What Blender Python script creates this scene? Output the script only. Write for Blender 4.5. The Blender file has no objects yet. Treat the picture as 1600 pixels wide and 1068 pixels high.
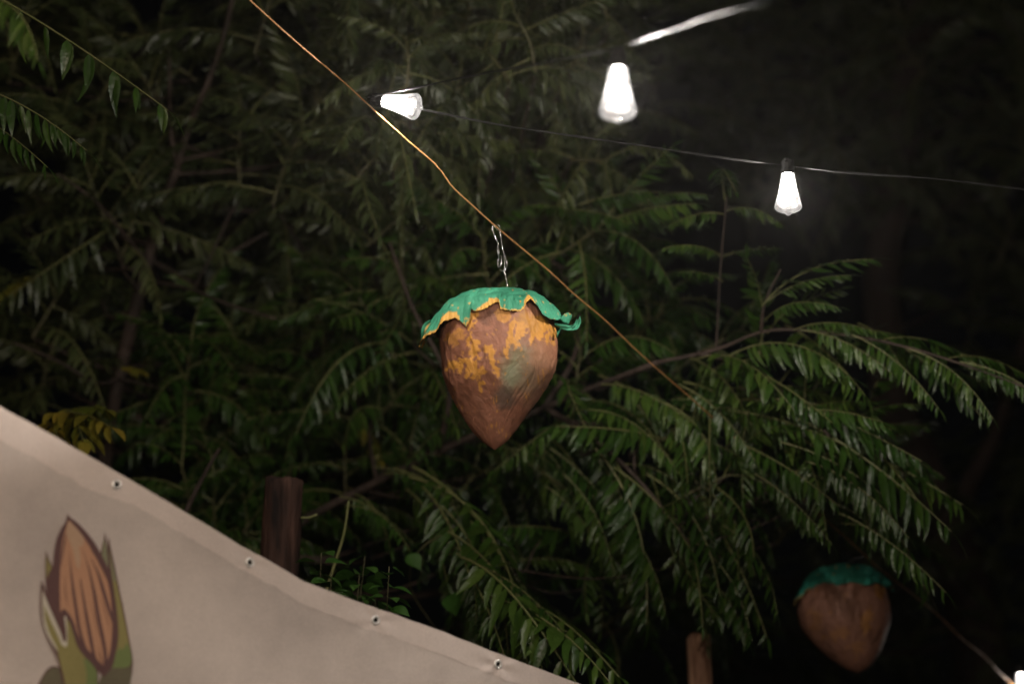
import bpy, math, random
import numpy as np
from mathutils import Vector, Matrix, noise, geometry

random.seed(7)
rng = np.random.default_rng(7)
SC = bpy.context.scene
COL = SC.collection
R = math.radians

# ------------------------------------------------------------------ camera
LENS, PITCH = 70.0, 12.0
CAM_POS = Vector((0, 0, 1.6))
cd = bpy.data.cameras.new("camera")
cam = bpy.data.objects.new("camera", cd); COL.objects.link(cam)
cam.location = CAM_POS
cam.rotation_euler = (R(90 + PITCH), 0, 0)
cd.lens = LENS; cd.sensor_width = 36.0
cd.clip_end = 500; cd.clip_start = 0.05
cd.dof.use_dof = True
cd.dof.focus_distance = 4.85
cd.dof.aperture_fstop = 1.7
cd.dof.aperture_blades = 0
SC.camera = cam

# ------------------------------------------------------------------ world, night sky
w = bpy.data.worlds.new("World"); SC.world = w; w.use_nodes = True
nt = w.node_tree; nt.nodes.clear()
sky = nt.nodes.new('ShaderNodeTexSky'); sky.sky_type = 'NISHITA'; sky.sun_disc = False
sky.sun_elevation = R(38); sky.sun_rotation = R(200)
bg = nt.nodes.new('ShaderNodeBackground'); bg.inputs[1].default_value = 0.0001
wo = nt.nodes.new('ShaderNodeOutputWorld')
nt.links.new(sky.outputs[0], bg.inputs[0]); nt.links.new(bg.outputs[0], wo.inputs[0])

sd = bpy.data.lights.new("sun", 'SUN'); sd.energy = 0.11; sd.angle = R(25); sd.color = (1.0, 0.84, 0.70)
sun = bpy.data.objects.new("sun", sd); COL.objects.link(sun)
# sun_rotation 200 deg: light arrives from behind and left of the camera
az = R(200)
sdir = Vector((math.sin(az) * math.cos(R(38)), math.cos(az) * math.cos(R(38)), math.sin(R(38))))
sun.rotation_euler = sdir.to_track_quat('Z', 'Y').to_euler()

SC.view_settings.view_transform = 'Standard'
SC.view_settings.look = 'None'
SC.view_settings.gamma = 1.0
SC.view_settings.exposure = 0.0
SC.view_settings.use_curve_mapping = False
SC.cycles.max_bounces = 5
SC.cycles.diffuse_bounces = 2
SC.cycles.glossy_bounces = 2
SC.cycles.transparent_max_bounces = 12
SC.cycles.volume_bounces = 0
SC.cycles.sample_clamp_indirect = 1.5
SC.cycles.sample_clamp_direct = 0.0
SC.cycles.caustics_reflective = False
SC.cycles.caustics_refractive = False

FRONT_W = 52.0  # watts of the unseen bulbs added as front fill
BULB_W = 47.0          # watts of one festoon bulb
HAZE = 0.0006  # density of the haze added for the bulb halos

# ------------------------------------------------------------------ geometry of the view: pixel of the 1600x1068 photo + depth -> place
WID = 36.0 / LENS
FW = Vector((0, math.cos(R(PITCH)), math.sin(R(PITCH))))
UP = Vector((0, -math.sin(R(PITCH)), math.cos(R(PITCH))))
RT = Vector((1, 0, 0))
def ray(px, py):
    return FW + RT * ((px - 800) / 1600 * WID) - UP * ((py - 534) / 1600 * WID)
def P(px, py, d):
    return CAM_POS + ray(px, py) * d

# ------------------------------------------------------------------ object helpers
def tag(o, label=None, cat=None, group=None, kind=None):
    if label: o['label'] = label
    if cat: o['category'] = cat
    if group: o['group'] = group
    if kind: o['kind'] = kind
    return o
def empty(name, loc, label, cat, group=None):
    o = bpy.data.objects.new(name, None); o.empty_display_size = 0.05
    COL.objects.link(o); o.location = loc
    return tag(o, label, cat, group)
def attach(o, parent):
    if parent is not None:
        o.parent = parent
        o.matrix_parent_inverse = Matrix.Translation(-Vector(parent.location)) if parent.type == 'EMPTY' and parent.rotation_euler.x == 0 and parent.rotation_euler.y == 0 and parent.rotation_euler.z == 0 else parent.matrix_world.inverted()
def mesh_np(name, V, F, mats, mi=None, smooth=True, cols=None):
    """V (n,3), F list of arrays/tuples or (m,3)/(m,4) array"""
    me = bpy.data.meshes.new(name)
    V = np.asarray(V, dtype=np.float32)
    if isinstance(F, np.ndarray):
        k = F.shape[1]; m = F.shape[0]
        me.vertices.add(len(V)); me.vertices.foreach_set('co', V.ravel())
        me.loops.add(m * k); me.loops.foreach_set('vertex_index', F.astype(np.int32).ravel())
        me.polygons.add(m)
        me.polygons.foreach_set('loop_start', np.arange(0, m * k, k, dtype=np.int32))
        me.polygons.foreach_set('loop_total', np.full(m, k, dtype=np.int32))
    else:
        me.from_pydata([tuple(map(float, v)) for v in V], [], [tuple(int(i) for i in f) for f in F])
    for mm in (mats if isinstance(mats, (list, tuple)) else [mats]): me.materials.append(mm)
    if mi is not None: me.polygons.foreach_set('material_index', np.asarray(mi, dtype=np.int32))
    me.update(calc_edges=True)
    if smooth: me.polygons.foreach_set('use_smooth', np.ones(len(me.polygons), dtype=bool))
    if cols is not None:
        a = me.color_attributes.new('paint', 'FLOAT_COLOR', 'POINT')
        c = np.ones((len(V), 4), dtype=np.float32); c[:, :3] = cols
        a.data.foreach_set('color', c.ravel())
    return me
def obj(name, me, parent=None):
    o = bpy.data.objects.new(name, me); COL.objects.link(o)
    attach(o, parent)
    return o

def tube(pts, rad, sides=6, cap=True, flat=None, twist=0.0):
    pts = [Vector(p) for p in pts]; n = len(pts)
    if not hasattr(rad, '__len__'): rad = [rad] * n
    V, F = [], []
    t = (pts[1] - pts[0]).normalized()
    ref = Vector((0, 0, 1)) if abs(t.z) < 0.9 else Vector((1, 0, 0))
    u = t.cross(ref).normalized()
    for i in range(n):
        t = (pts[min(i + 1, n - 1)] - pts[max(i - 1, 0)])
        t = t.normalized() if t.length > 1e-9 else Vector((0, 0, 1))
        u = (u - t * u.dot(t)).normalized(); v = t.cross(u)
        for k in range(sides):
            a = 2 * math.pi * k / sides
            ca, sa = math.cos(a), math.sin(a) * (flat if flat else 1.0)
            tw = twist * i
            c2 = ca * math.cos(tw) - sa * math.sin(tw); s2 = ca * math.sin(tw) + sa * math.cos(tw)
            V.append(pts[i] + (u * c2 + v * s2) * rad[i])
        if i:
            for k in range(sides):
                a0 = (i - 1) * sides + k; a1 = (i - 1) * sides + (k + 1) % sides
                F.append((a0, a1, a1 + sides, a0 + sides))
    if cap:
        F.append(tuple(range(sides - 1, -1, -1)))
        F.append(tuple(range((n - 1) * sides, n * sides)))
    return V, F
def merge(parts):
    V, F = [], []
    for v, f in parts:
        o = len(V); V += list(v); F += [tuple(i + o for i in ff) for ff in f]
    return V, F
def spline(pts, n=8):
    pts = [Vector(p) for p in pts]
    if len(pts) == 2: return [pts[0].lerp(pts[1], i / n) for i in range(n + 1)]
    m_ = len(pts); dl = [max(1e-6, (pts[i + 1] - pts[i]).length) for i in range(m_ - 1)]
    vel = [(pts[i + 1] - pts[i]) / dl[i] for i in range(m_ - 1)]
    tg = [vel[0]] + [(vel[i - 1] * dl[i] + vel[i] * dl[i - 1]) / (dl[i] + dl[i - 1]) for i in range(1, m_ - 1)] + [vel[-1]]
    out = []
    for i in range(m_ - 1):
        a, b, u, v = pts[i], pts[i + 1], tg[i] * dl[i], tg[i + 1] * dl[i]
        for j in range(n):
            t = j / n
            out.append(a * (2 * t ** 3 - 3 * t * t + 1) + u * (t ** 3 - 2 * t * t + t) + b * (3 * t * t - 2 * t ** 3) + v * (t ** 3 - t * t))
    out.append(pts[-1]); return out
def lathe(prof, seg=20):
    """prof: (r, z) list -> verts, faces round Z"""
    V, F = [], []
    for r, z in prof:
        for k in range(seg):
            a = 2 * math.pi * k / seg
            V.append((r * math.cos(a), r * math.sin(a), z))
    for i in range(len(prof) - 1):
        for k in range(seg):
            a = i * seg + k; b = i * seg + (k + 1) % seg
            F.append((a, b, b + seg, a + seg))
    return V, F

# ------------------------------------------------------------------ materials
def new_mat(name):
    m = bpy.data.materials.new(name); m.use_nodes = True
    n = m.node_tree; n.nodes.clear()
    out = n.nodes.new('ShaderNodeOutputMaterial')
    return m, n, out
def N(n, t, **kw):
    x = n.nodes.new(t)
    for k, v in kw.items(): setattr(x, k, v)
    return x
def principled(n, col=(0.5, 0.5, 0.5), rough=0.5, metal=0.0, spec=0.5):
    b = N(n, 'ShaderNodeBsdfPrincipled')
    b.inputs['Base Color'].default_value = (*col, 1)
    b.inputs['Roughness'].default_value = rough
    b.inputs['Metallic'].default_value = metal
    b.inputs['Specular IOR Level'].default_value = spec
    return b
def ramp(n, stops):
    r = N(n, 'ShaderNodeValToRGB'); e = r.color_ramp.elements
    e[0].position, e[0].color = stops[0][0], (*stops[0][1], 1)
    e[1].position, e[1].color = stops[-1][0], (*stops[-1][1], 1)
    for p, c in stops[1:-1]:
        x = e.new(p); x.color = (*c, 1)
    return r
def simple_mat(name, c1, c2, scale=8, rough=0.6, spec=0.4, bump=0.3, bscale=40, bdist=0.004, metal=0.0, stretch=None):
    m, n, out = new_mat(name)
    tc = N(n, 'ShaderNodeTexCoord'); src = tc.outputs['Object']
    if stretch:
        mp = N(n, 'ShaderNodeMapping'); mp.inputs['Scale'].default_value = stretch
        n.links.new(src, mp.inputs[0]); src = mp.outputs[0]
    no = N(n, 'ShaderNodeTexNoise'); no.inputs['Scale'].default_value = scale; no.inputs['Detail'].default_value = 5
    n.links.new(src, no.inputs['Vector'])
    r = ramp(n, [(0.3, c1), (0.7, c2)]); n.links.new(no.outputs[0], r.inputs[0])
    b = principled(n, rough=rough, spec=spec, metal=metal)
    n.links.new(r.outputs[0], b.inputs['Base Color'])
    no2 = N(n, 'ShaderNodeTexNoise'); no2.inputs['Scale'].default_value = bscale; no2.inputs['Detail'].default_value = 4
    n.links.new(src, no2.inputs['Vector'])
    bp = N(n, 'ShaderNodeBump'); bp.inputs['Strength'].default_value = bump; bp.inputs['Distance'].default_value = bdist
    n.links.new(no2.outputs[0], bp.inputs['Height']); n.links.new(bp.outputs[0], b.inputs['Normal'])
    n.links.new(b.outputs[0], out.inputs[0])
    return m
def leaf_mat(name, a, b_, c, rough=0.33, spec=0.42, trans=0.22):
    m, n, out = new_mat(name)
    gi = N(n, 'ShaderNodeNewGeometry'); oi = N(n, 'ShaderNodeObjectInfo')
    mx = N(n, 'ShaderNodeMath', operation='MULTIPLY'); mx.inputs[1].default_value = 0.45
    n.links.new(gi.outputs['Random Per Island'], mx.inputs[0])
    m2 = N(n, 'ShaderNodeMath', operation='MULTIPLY_ADD'); m2.inputs[1].default_value = 0.55
    n.links.new(oi.outputs['Random'], m2.inputs[0]); n.links.new(mx.outputs[0], m2.inputs[2])
    r = ramp(n, [(0.15, a), (0.55, b_), (0.95, c)])
    n.links.new(m2.outputs[0], r.inputs[0])
    tc = N(n, 'ShaderNodeTexCoord')
    no = N(n, 'ShaderNodeTexNoise'); no.inputs['Scale'].default_value = 30; no.inputs['Detail'].default_value = 3
    n.links.new(tc.outputs['Object'], no.inputs['Vector'])
    mr = N(n, 'ShaderNodeMapRange'); mr.inputs[3].default_value = 0.7; mr.inputs[4].default_value = 1.3
    n.links.new(no.outputs[0], mr.inputs[0])
    vm = N(n, 'ShaderNodeVectorMath', operation='SCALE')
    n.links.new(r.outputs[0], vm.inputs[0]); n.links.new(mr.outputs[0], vm.inputs['Scale'])
    p = principled(n, rough=rough, spec=spec)
    n.links.new(vm.outputs[0], p.inputs['Base Color'])
    bp = N(n, 'ShaderNodeBump'); bp.inputs['Strength'].default_value = 0.35; bp.inputs['Distance'].default_value = 0.01
    n.links.new(no.outputs[0], bp.inputs['Height']); n.links.new(bp.outputs[0], p.inputs['Normal'])
    tr = N(n, 'ShaderNodeBsdfTranslucent'); n.links.new(vm.outputs[0], tr.inputs[0])
    ms = N(n, 'ShaderNodeMixShader'); ms.inputs[0].default_value = trans
    n.links.new(p.outputs[0], ms.inputs[1]); n.links.new(tr.outputs[0], ms.inputs[2])
    n.links.new(ms.outputs[0], out.inputs[0])
    return m

M = {}
M['leaf_near'] = leaf_mat('leaf_green', (0.016, 0.043, 0.006), (0.029, 0.065, 0.009), (0.068, 0.108, 0.018))
M['leaf_far'] = leaf_mat('leaf_olive', (0.030, 0.044, 0.014), (0.048, 0.063, 0.021), (0.082, 0.096, 0.034))
M['leaf_yellow'] = leaf_mat('leaf_yellowed', (0.08, 0.10, 0.014), (0.16, 0.14, 0.018), (0.24, 0.175, 0.022))
M['leaf_broad'] = leaf_mat('leaf_broad', (0.02, 0.06, 0.008), (0.03, 0.08, 0.012), (0.05, 0.11, 0.02))
M['rachis'] = simple_mat('rachis', (0.10, 0.12, 0.035), (0.16, 0.15, 0.06), 20, 0.5)
M['twig'] = simple_mat('young_twig', (0.05, 0.05, 0.02), (0.09, 0.08, 0.035), 20, 0.6)
M['bark'] = simple_mat('bark', (0.018, 0.012, 0.008), (0.050, 0.032, 0.023), 14, 0.8, bump=0.9, bscale=60, bdist=0.01, stretch=(1, 1, 0.25))
M['post'] = simple_mat('weathered_post', (0.008, 0.005, 0.004), (0.075, 0.038, 0.027), 26, 0.85, spec=0.2, bump=1.0, bscale=45, bdist=0.012, stretch=(1, 1, 0.2))
M['post_pale'] = simple_mat('pale_post', (0.16, 0.08, 0.05), (0.55, 0.33, 0.21), 22, 0.8, spec=0.2, bump=0.8, bscale=45, bdist=0.01, stretch=(1, 1, 0.2))
M['soil'] = simple_mat('soil', (0.03, 0.024, 0.017), (0.07, 0.055, 0.035), 1.2, 0.95, bump=1.0, bscale=12, bdist=0.04)
M['black_rubber'] = simple_mat('black_rubber', (0.006, 0.006, 0.006), (0.013, 0.013, 0.013), 60, 0.5, spec=0.22, bump=0.2, bscale=200)
M['orange_cord'] = simple_mat('orange_cord', (0.26, 0.12, 0.040), (0.36, 0.18, 0.065), 40, 0.45, bump=0.5, bscale=300, bdist=0.001)
M['silver_wire'] = simple_mat('silver_wire', (0.55, 0.52, 0.48), (0.75, 0.72, 0.68), 90, 0.25, metal=0.9)
M['brass_eye'] = simple_mat('nickel_eyelet', (0.62, 0.60, 0.56), (0.85, 0.83, 0.80), 120, 0.35, metal=.55)
M['dark_hole'] = simple_mat('eyelet_shadow', (0.008, 0.008, 0.007), (0.015, 0.014, 0.012), 20, 0.9, spec=0.05)  # near-black colour painted in for the shade inside an eyelet

def emit_mat(name, col, strength):
    m, n, out = new_mat(name)
    e = N(n, 'ShaderNodeEmission'); e.inputs[0].default_value = (*col, 1); e.inputs[1].default_value = strength
    n.links.new(e.outputs[0], out.inputs[0])
    m.cycles.emission_sampling = 'NONE'
    return m
M['filament'] = emit_mat('glowing_filament', (1.0, 0.93, 0.86), 30)

def bulb_glass():
    m, n, out = new_mat('bulb_glass')
    tc = N(n, 'ShaderNodeTexCoord'); sp = N(n, 'ShaderNodeSeparateXYZ'); n.links.new(tc.outputs['Object'], sp.inputs[0])
    # filament glare is put into the shell's emission, fainter towards its foot
    mr = N(n, 'ShaderNodeMapRange'); mr.inputs[1].default_value = -0.086; mr.inputs[2].default_value = -0.048
    mr.inputs[3].default_value = 0.40; mr.inputs[4].default_value = 2.0
    n.links.new(sp.outputs[2], mr.inputs[0])
    no = N(n, 'ShaderNodeTexNoise'); no.inputs['Scale'].default_value = 60; no.inputs['Detail'].default_value = 3
    n.links.new(tc.outputs['Object'], no.inputs['Vector'])
    nr = N(n, 'ShaderNodeMapRange'); nr.inputs[1].default_value = 0.35; nr.inputs[2].default_value = 0.65; nr.inputs[3].default_value = 0.55; nr.inputs[4].default_value = 1.6
    n.links.new(no.outputs[0], nr.inputs[0])
    mu = N(n, 'ShaderNodeMath', operation='MULTIPLY'); n.links.new(mr.outputs[0], mu.inputs[0]); n.links.new(nr.outputs[0], mu.inputs[1])
    lw = N(n, 'ShaderNodeLayerWeight'); lw.inputs[0].default_value = 0.35
    rim = N(n, 'ShaderNodeMath', operation='MULTIPLY_ADD'); rim.inputs[1].default_value = 0.35
    n.links.new(lw.outputs['Facing'], rim.inputs[0]); n.links.new(mu.outputs[0], rim.inputs[2])
    e = N(n, 'ShaderNodeEmission'); e.inputs[0].default_value = (1, 0.94, 0.89, 1)
    n.links.new(rim.outputs[0], e.inputs[1])
    t = N(n, 'ShaderNodeBsdfTransparent'); g = N(n, 'ShaderNodeBsdfGlossy'); g.inputs['Roughness'].default_value = 0.05
    fr = N(n, 'ShaderNodeFresnel'); fr.inputs[0].default_value = 1.45
    ms = N(n, 'ShaderNodeMixShader')
    n.links.new(fr.outputs[0], ms.inputs[0]); n.links.new(t.outputs[0], ms.inputs[1]); n.links.new(g.outputs[0], ms.inputs[2])
    ad = N(n, 'ShaderNodeAddShader'); n.links.new(ms.outputs[0], ad.inputs[0]); n.links.new(e.outputs[0], ad.inputs[1])
    n.links.new(ad.outputs[0], out.inputs[0])
    m.cycles.emission_sampling = 'NONE'
    return m
M['glass'] = bulb_glass()

# ------------------------------------------------------------------ ground, added bloom haze
gv, gf = [], []
G = 30
gs = np.linspace(-28, 28, G)
for j, y in enumerate(gs):
    for i, x in enumerate(gs):
        gv.append((x, y + 5, 0.10 * noise.noise(Vector((x * 0.4, y * 0.4, 0)))))
for j in range(G - 1):
    for i in range(G - 1):
        a = j * G + i; gf.append((a, a + 1, a + 1 + G, a + G))
tag(obj('ground', mesh_np('ground', gv, gf, M['soil'])), kind='structure')

hm, hn, ho = new_mat('haze')  # thin volume added to imitate lens bloom round the bulbs
pv = N(hn, 'ShaderNodeVolumePrincipled'); pv.inputs['Density'].default_value = HAZE
pv.inputs['Color'].default_value = (0.95, 0.93, 0.90, 1); pv.inputs['Anisotropy'].default_value = 0.82
hn.links.new(pv.outputs[0], ho.inputs['Volume'])
hv = [(x, y, z) for z in (-1.3, 9) for y in (-24.5, 34.5) for x in (-29.5, 29.5)]
hf = [(0, 2, 3, 1), (4, 5, 7, 6), (0, 1, 5, 4), (2, 6, 7, 3), (0, 4, 6, 2), (1, 3, 7, 5)]
bloom_haze = obj('haze', mesh_np('haze', hv, hf, hm, smooth=False)); tag(bloom_haze, kind='stuff')

# ------------------------------------------------------------------ pinnate leaves
def leaflet(base, fwd, side_n, length, width, bend, tipcurl, toothed=False):
    """returns V, F of one folded lance-shaped leaflet. fwd: direction, side_n: leaf normal"""
    f = fwd.normalized(); nrm = (side_n - f * side_n.dot(f)).normalized(); s = f.cross(nrm)
    ts = [0.0, 0.16, 0.42, 0.70, 0.88, 1.0]
    ws = [0.10, 0.80, 1.0, 0.66, 0.26, 0.0]
    V = []
    for i, (t, wv) in enumerate(zip(ts, ws)):
        c = base + f * (t * length) - nrm * (bend * length * t * t) + s * (tipcurl * length * t ** 3)
        ww = wv * width * 0.5
        if i == len(ts) - 1: V.append(c)
        else:
            up = nrm * ww * 0.35
            V += [c - s * ww + up, c, c + s * ww + up]
    F = []
    for i in range(len(ts) - 2):
        a = 3 * i
        F += [(a, a + 1, a + 4, a + 3), (a + 1, a + 2, a + 5, a + 4)]
    a = 3 * (len(ts) - 2); e = a + 3
    F += [(a, a + 1, e), (a + 1, a + 2, e)]
    return V, F
def tri(F):
    out = []
    for f in F:
        for k in range(1, len(f) - 1): out.append((f[0], f[k], f[k + 1]))
    return out
def frond(seed, n=11, ll=0.26, lw=0.27, arch=0.10, droop=0.6, jitter=0.12, side=0.0):
    """pinnate leaf whose stalk runs from the origin to (1,0,0), bowed upward"""
    r = random.Random(seed)
    def curve(t): return Vector((t, side * 4 * t * (1 - t), arch * 4 * t * (1 - t) * (1.15 - 0.3 * t)))
    pts = [curve(i / 10) for i in range(11)]
    V, F = tube(pts, [0.009 * (1 - 0.65 * i / 10) for i in range(11)], 3, cap=False)
    V = [Vector(v) for v in V]; F = tri(F); mi = [1] * len(F)
    for i in range(n):
        t = 0.16 + 0.80 * i / (n - 1)
        c = curve(t); tg = (curve(min(t + .02, 1)) - curve(t - .02)).normalized()
        prof = 0.72 + 0.55 * math.sin(math.pi * min(1, t * 0.95 + 0.02)) ** 0.8 if t < 0.75 else 0.72 + 0.5 * (1 - t) * 1.6
        for sgn in (-1, 1):
            if r.random() < 0.09: continue
            dr = droop + r.uniform(-.42, .42)
            fw = 0.42 + 0.45 * t + r.uniform(-jitter, jitter)
            sd_ = Vector((0, sgn, 0)) * math.cos(dr) - Vector((0, 0, 1)) * math.sin(dr)
            d = (sd_ + tg * fw).normalized()
            nm = (Vector((0, 0, 1)) * math.cos(dr) + Vector((0, sgn, 0)) * math.sin(dr)) + Vector((r.uniform(-.35, .35), r.uniform(-.25, .25), 0))
            L = .88 * ll * prof * r.uniform(0.72, 1.12)
            v, f = leaflet(c + tg * r.uniform(-.012, .012), d, nm, L, L * lw * r.uniform(.75, 1.2), r.uniform(.05, .42), sgn * r.uniform(-.1, .28))
            o = len(V); V += v; ft = tri(f); F += [tuple(a + o for a in x) for x in ft]; mi += [0] * len(ft)
    v, f = leaflet(curve(1), Vector((1, 0, -.25)), Vector((0.2, 0, 1)), ll * .8, ll * .8 * lw, .2, r.uniform(-.2, .2))
    o = len(V); V += v; ft = tri(f); F += [tuple(a + o for a in x) for x in ft]; mi += [0] * len(ft)
    return np.array([tuple(v) for v in V], dtype=np.float32), np.array(F, dtype=np.int32), np.array(mi, dtype=np.int32)

FR = [frond(100 + k, n=[16, 18, 17, 20, 15, 16, 19, 14][k], ll=[.21, .19, .20, .17, .22, .20, .18, .22][k], lw=[.19, .20, .18, .21, .17, .19, .21, .19][k],
            arch=[.06, .10, .14, .09, .18, .04, .12, .08][k], droop=[.35, .6, .8, .5, .95, .7, .25, .6][k],
            side=[0, .03, -.04, 0, .05, -.05, 0.02, 0][k]) for k in range(8)] + [frond(150 + k, n=[12, 19, 15, 17, 13, 18][k], ll=[.25, .16, .21, .18, .23, .17][k], lw=[.22, .2, .17, .2, .24, .18][k], arch=[.03, .2, .12, .07, .15, .1][k], droop=[.9, .4, .1, 1.0, .5, .8][k], jitter=.25, side=[.07, -.06, .02, .08, -.08, 0][k]) for k in range(6)]
FR_HANG = [frond(200 + k, n=[15, 17, 14, 18][k], ll=[.19, .17, .21, .16][k], lw=.20, arch=[.05, .08, .04, .1][k], droop=[.95, 1.15, .85, 1.05][k]) for k in range(4)]
def frond_meshes(lib, leafm, nm): return [mesh_np(nm, V, F, [leafm, M['rachis']], mi, smooth=False) for V, F, mi in lib]
LEAF_NEAR = frond_meshes(FR, M['leaf_near'], 'pinnate_leaf')
LEAF_HANG = frond_meshes(FR_HANG, M['leaf_near'], 'hanging_leaf')
LEAF_FAR = frond_meshes(FR, M['leaf_far'], 'pinnate_leaf_far')
LEAF_YEL = frond_meshes([frond(400 + k, n=8, ll=.30, lw=.40, arch=.08, droop=.7, jitter=.25) for k in range(3)], M['leaf_yellow'], 'yellow_leaf')

def frame(base, tip, up=Vector((0, 0, 1)), roll=0.0, width=1.0):
    x = tip - base; L = x.length; x = x / L
    y = up.cross(x)
    if y.length < 0.15: y = Vector((1, 0, 0)).cross(x) if abs(x.x) < .8 else Vector((0, 1, 0)).cross(x)
    y.normalize(); z = x.cross(y)
    if roll:
        q = Matrix.Rotation(roll, 3, x); y = q @ y; z = q @ z
    m = Matrix((x * L, y * L * width, z * L)).transposed().to_4x4()
    m.translation = base
    return m

class Tree:
    def __init__(s, name, base, label, cat, bark=None):
        s.root = empty(name, base, label, cat)
        s.limbs = []; s.twigs = []; s.leaves = []; s.bulk = []; s.path = []
        s.bark = bark or M['bark']
    def trunk(s, pts, r0, r1, name='trunk'):
        c = spline(pts, 6); n = len(c)
        wob = [Vector(noise.noise_vector(p * 2.2)) * 0.018 for p in c]
        c = [p + wv for p, wv in zip(c, wob)]
        rad = [(r0 + (r1 - r0) * (i / (n - 1)) ** 0.8) * (1 + .12 * noise.noise(c[i] * 9)) for i in range(n)]
        V, F = tube(c, rad, 8)
        obj(name, mesh_np(name, V, F, s.bark), s.root)
        s.path += list(zip(c, rad))
    def nearest(s, p, lower=0.25):
        best = min(s.path, key=lambda cr: (cr[0] - p).length + (0.8 if cr[0].z > p.z - lower * 0.4 else 0))
        return best[0], best[1]
    def limb(s, p, r1=0.004, r0=None, mat='branch'):
        a, ra = s.nearest(p)
        d = p - a
        mid1 = a + d * .35 + Vector((0, 0, -.06 * d.length)) + Vector(noise.noise_vector(p * 3)) * .08
        mid2 = a + d * .7 + Vector((0, 0, -.03 * d.length)) + Vector(noise.noise_vector(p * 4)) * .05
        c = spline([a, mid1, mid2, p], 5)
        rr = min(ra * .6, r0 or 0.007 + 0.005 * d.length)
        n = len(c)
        s.limbs.append(tube(c, [rr + (r1 - rr) * i / (n - 1) for i in range(n)], 5, cap=False))
    def blocks(s, base, tip):
        # pruned clear of the smaller hazelnut
        for p in (base, base.lerp(tip, .5), tip):
            r_ = p - CAM_POS; d = r_.dot(FW); x = 800 + r_.x / d / WID * 1600; y = 534 - r_.dot(UP) / d / WID * 1600
            if 1225 < x < 1410 and 868 < y < 1075 and d < 7.1: return True
        return False
    def leaf(s, base, tip, lib=None, roll=0.0, width=1.0, k=None):
        lib = lib or LEAF_NEAR
        if s.blocks(base, tip): return
        s.leaves.append((lib[random.randrange(len(lib)) if k is None else k], frame(base, tip, roll=roll, width=width)))
    def cluster(s, p, axis=Vector((0, 0, 1)), n=9, L=(.34, .52), spread=1.0, lib=None, shoot=.28, bulk=False, limb=True, sag=0.25):
        axis = axis.normalized()
        b = p - axis * shoot
        if limb: s.limb(b)
        s.twigs.append(tube(spline([b, b + axis * shoot * .5 + Vector((random.uniform(-.02, .02), 0, 0)), p], 3), [.006, .0055, .005, .0045, .004, .0035, .003], 5, cap=False))
        q = axis.to_track_quat('Z', 'Y')
        a0 = random.uniform(0, 6.28)
        for i in range(n):
            t = i / max(1, n - 1)
            az_ = a0 + i * 2.399
            el = R(-8 + 62 * t) + random.uniform(-.15, .15)
            d = q @ Vector((math.cos(az_) * math.cos(el), math.sin(az_) * math.cos(el), math.sin(el)))
            d = (d * spread + Vector((0, 0, -sag))).normalized()
            ln = random.uniform(*L) * (1 - .25 * t)
            base = b + axis * shoot * (0.15 + .85 * t)
            if bulk:
                s.bulk.append((random.randrange(len(FR)), frame(base, base + d * ln, roll=random.uniform(-.3, .3))))
            else:
                s.leaf(base, base + d * ln, lib, roll=random.uniform(-.3, .3))
    def finish(s, bulk_mat=None):
        if s.limbs: 
            for k in range(0, len(s.limbs), 1):
                V, F = s.limbs[k]
                obj('branch', mesh_np('branch', V, F, s.bark), s.root)
        if s.twigs:
            for V, F in s.twigs: obj('shoot', mesh_np('shoot', V, F, M['twig']), s.root)
        inv = Matrix.Translation(-Vector(s.root.location))
        lv = s.leaves
        lv.sort(key=lambda t: (t[1].translation - CAM_POS).length)
        for me, mt in lv[:300]:
            o = bpy.data.objects.new('leaf', me); COL.objects.link(o)
            o.parent = s.root; o.matrix_parent_inverse = inv; o.matrix_basis = mt
        rest = [(np_from(me), mt) for me, mt in lv[300:]] + [(FR[k], mt) for k, mt in s.bulk]
        if rest:
            Vs, Fs, Ms, off = [], [], [], 0
            for (V, F, mi), mt in rest:
                A = np.array(mt.to_3x3(), dtype=np.float32); tr = np.array(mt.translation, dtype=np.float32)
                Vs.append(V @ A.T + tr); Fs.append(F + off); Ms.append(mi); off += len(V)
            me = mesh_np('foliage', np.concatenate(Vs), np.concatenate(Fs), [bulk_mat or M['leaf_far'], M['rachis']], np.concatenate(Ms), smooth=False)
            o = obj('foliage', me, s.root); o['kind'] = 'stuff'
def np_from(me):
    for lib, src in ((LEAF_NEAR, FR), (LEAF_HANG, FR_HANG), (LEAF_FAR, FR)):
        if me in lib: return src[lib.index(me)]
    return FR[0]

def rnd_in(poly):
    xs = [p[0] for p in poly]; ys = [p[1] for p in poly]
    while True:
        x = random.uniform(min(xs), max(xs)); y = random.uniform(min(ys), max(ys))
        c = False; j = len(poly) - 1
        for i in range(len(poly)):
            if (poly[i][1] > y) != (poly[j][1] > y) and x < (poly[j][0] - poly[i][0]) * (y - poly[i][1]) / (poly[j][1] - poly[i][1]) + poly[i][0]: c = not c
            j = i
        if c: return x, y
def ground_under(px, py, d):
    p = P(px, py, d); return Vector((p.x, p.y, 0.0))

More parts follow.
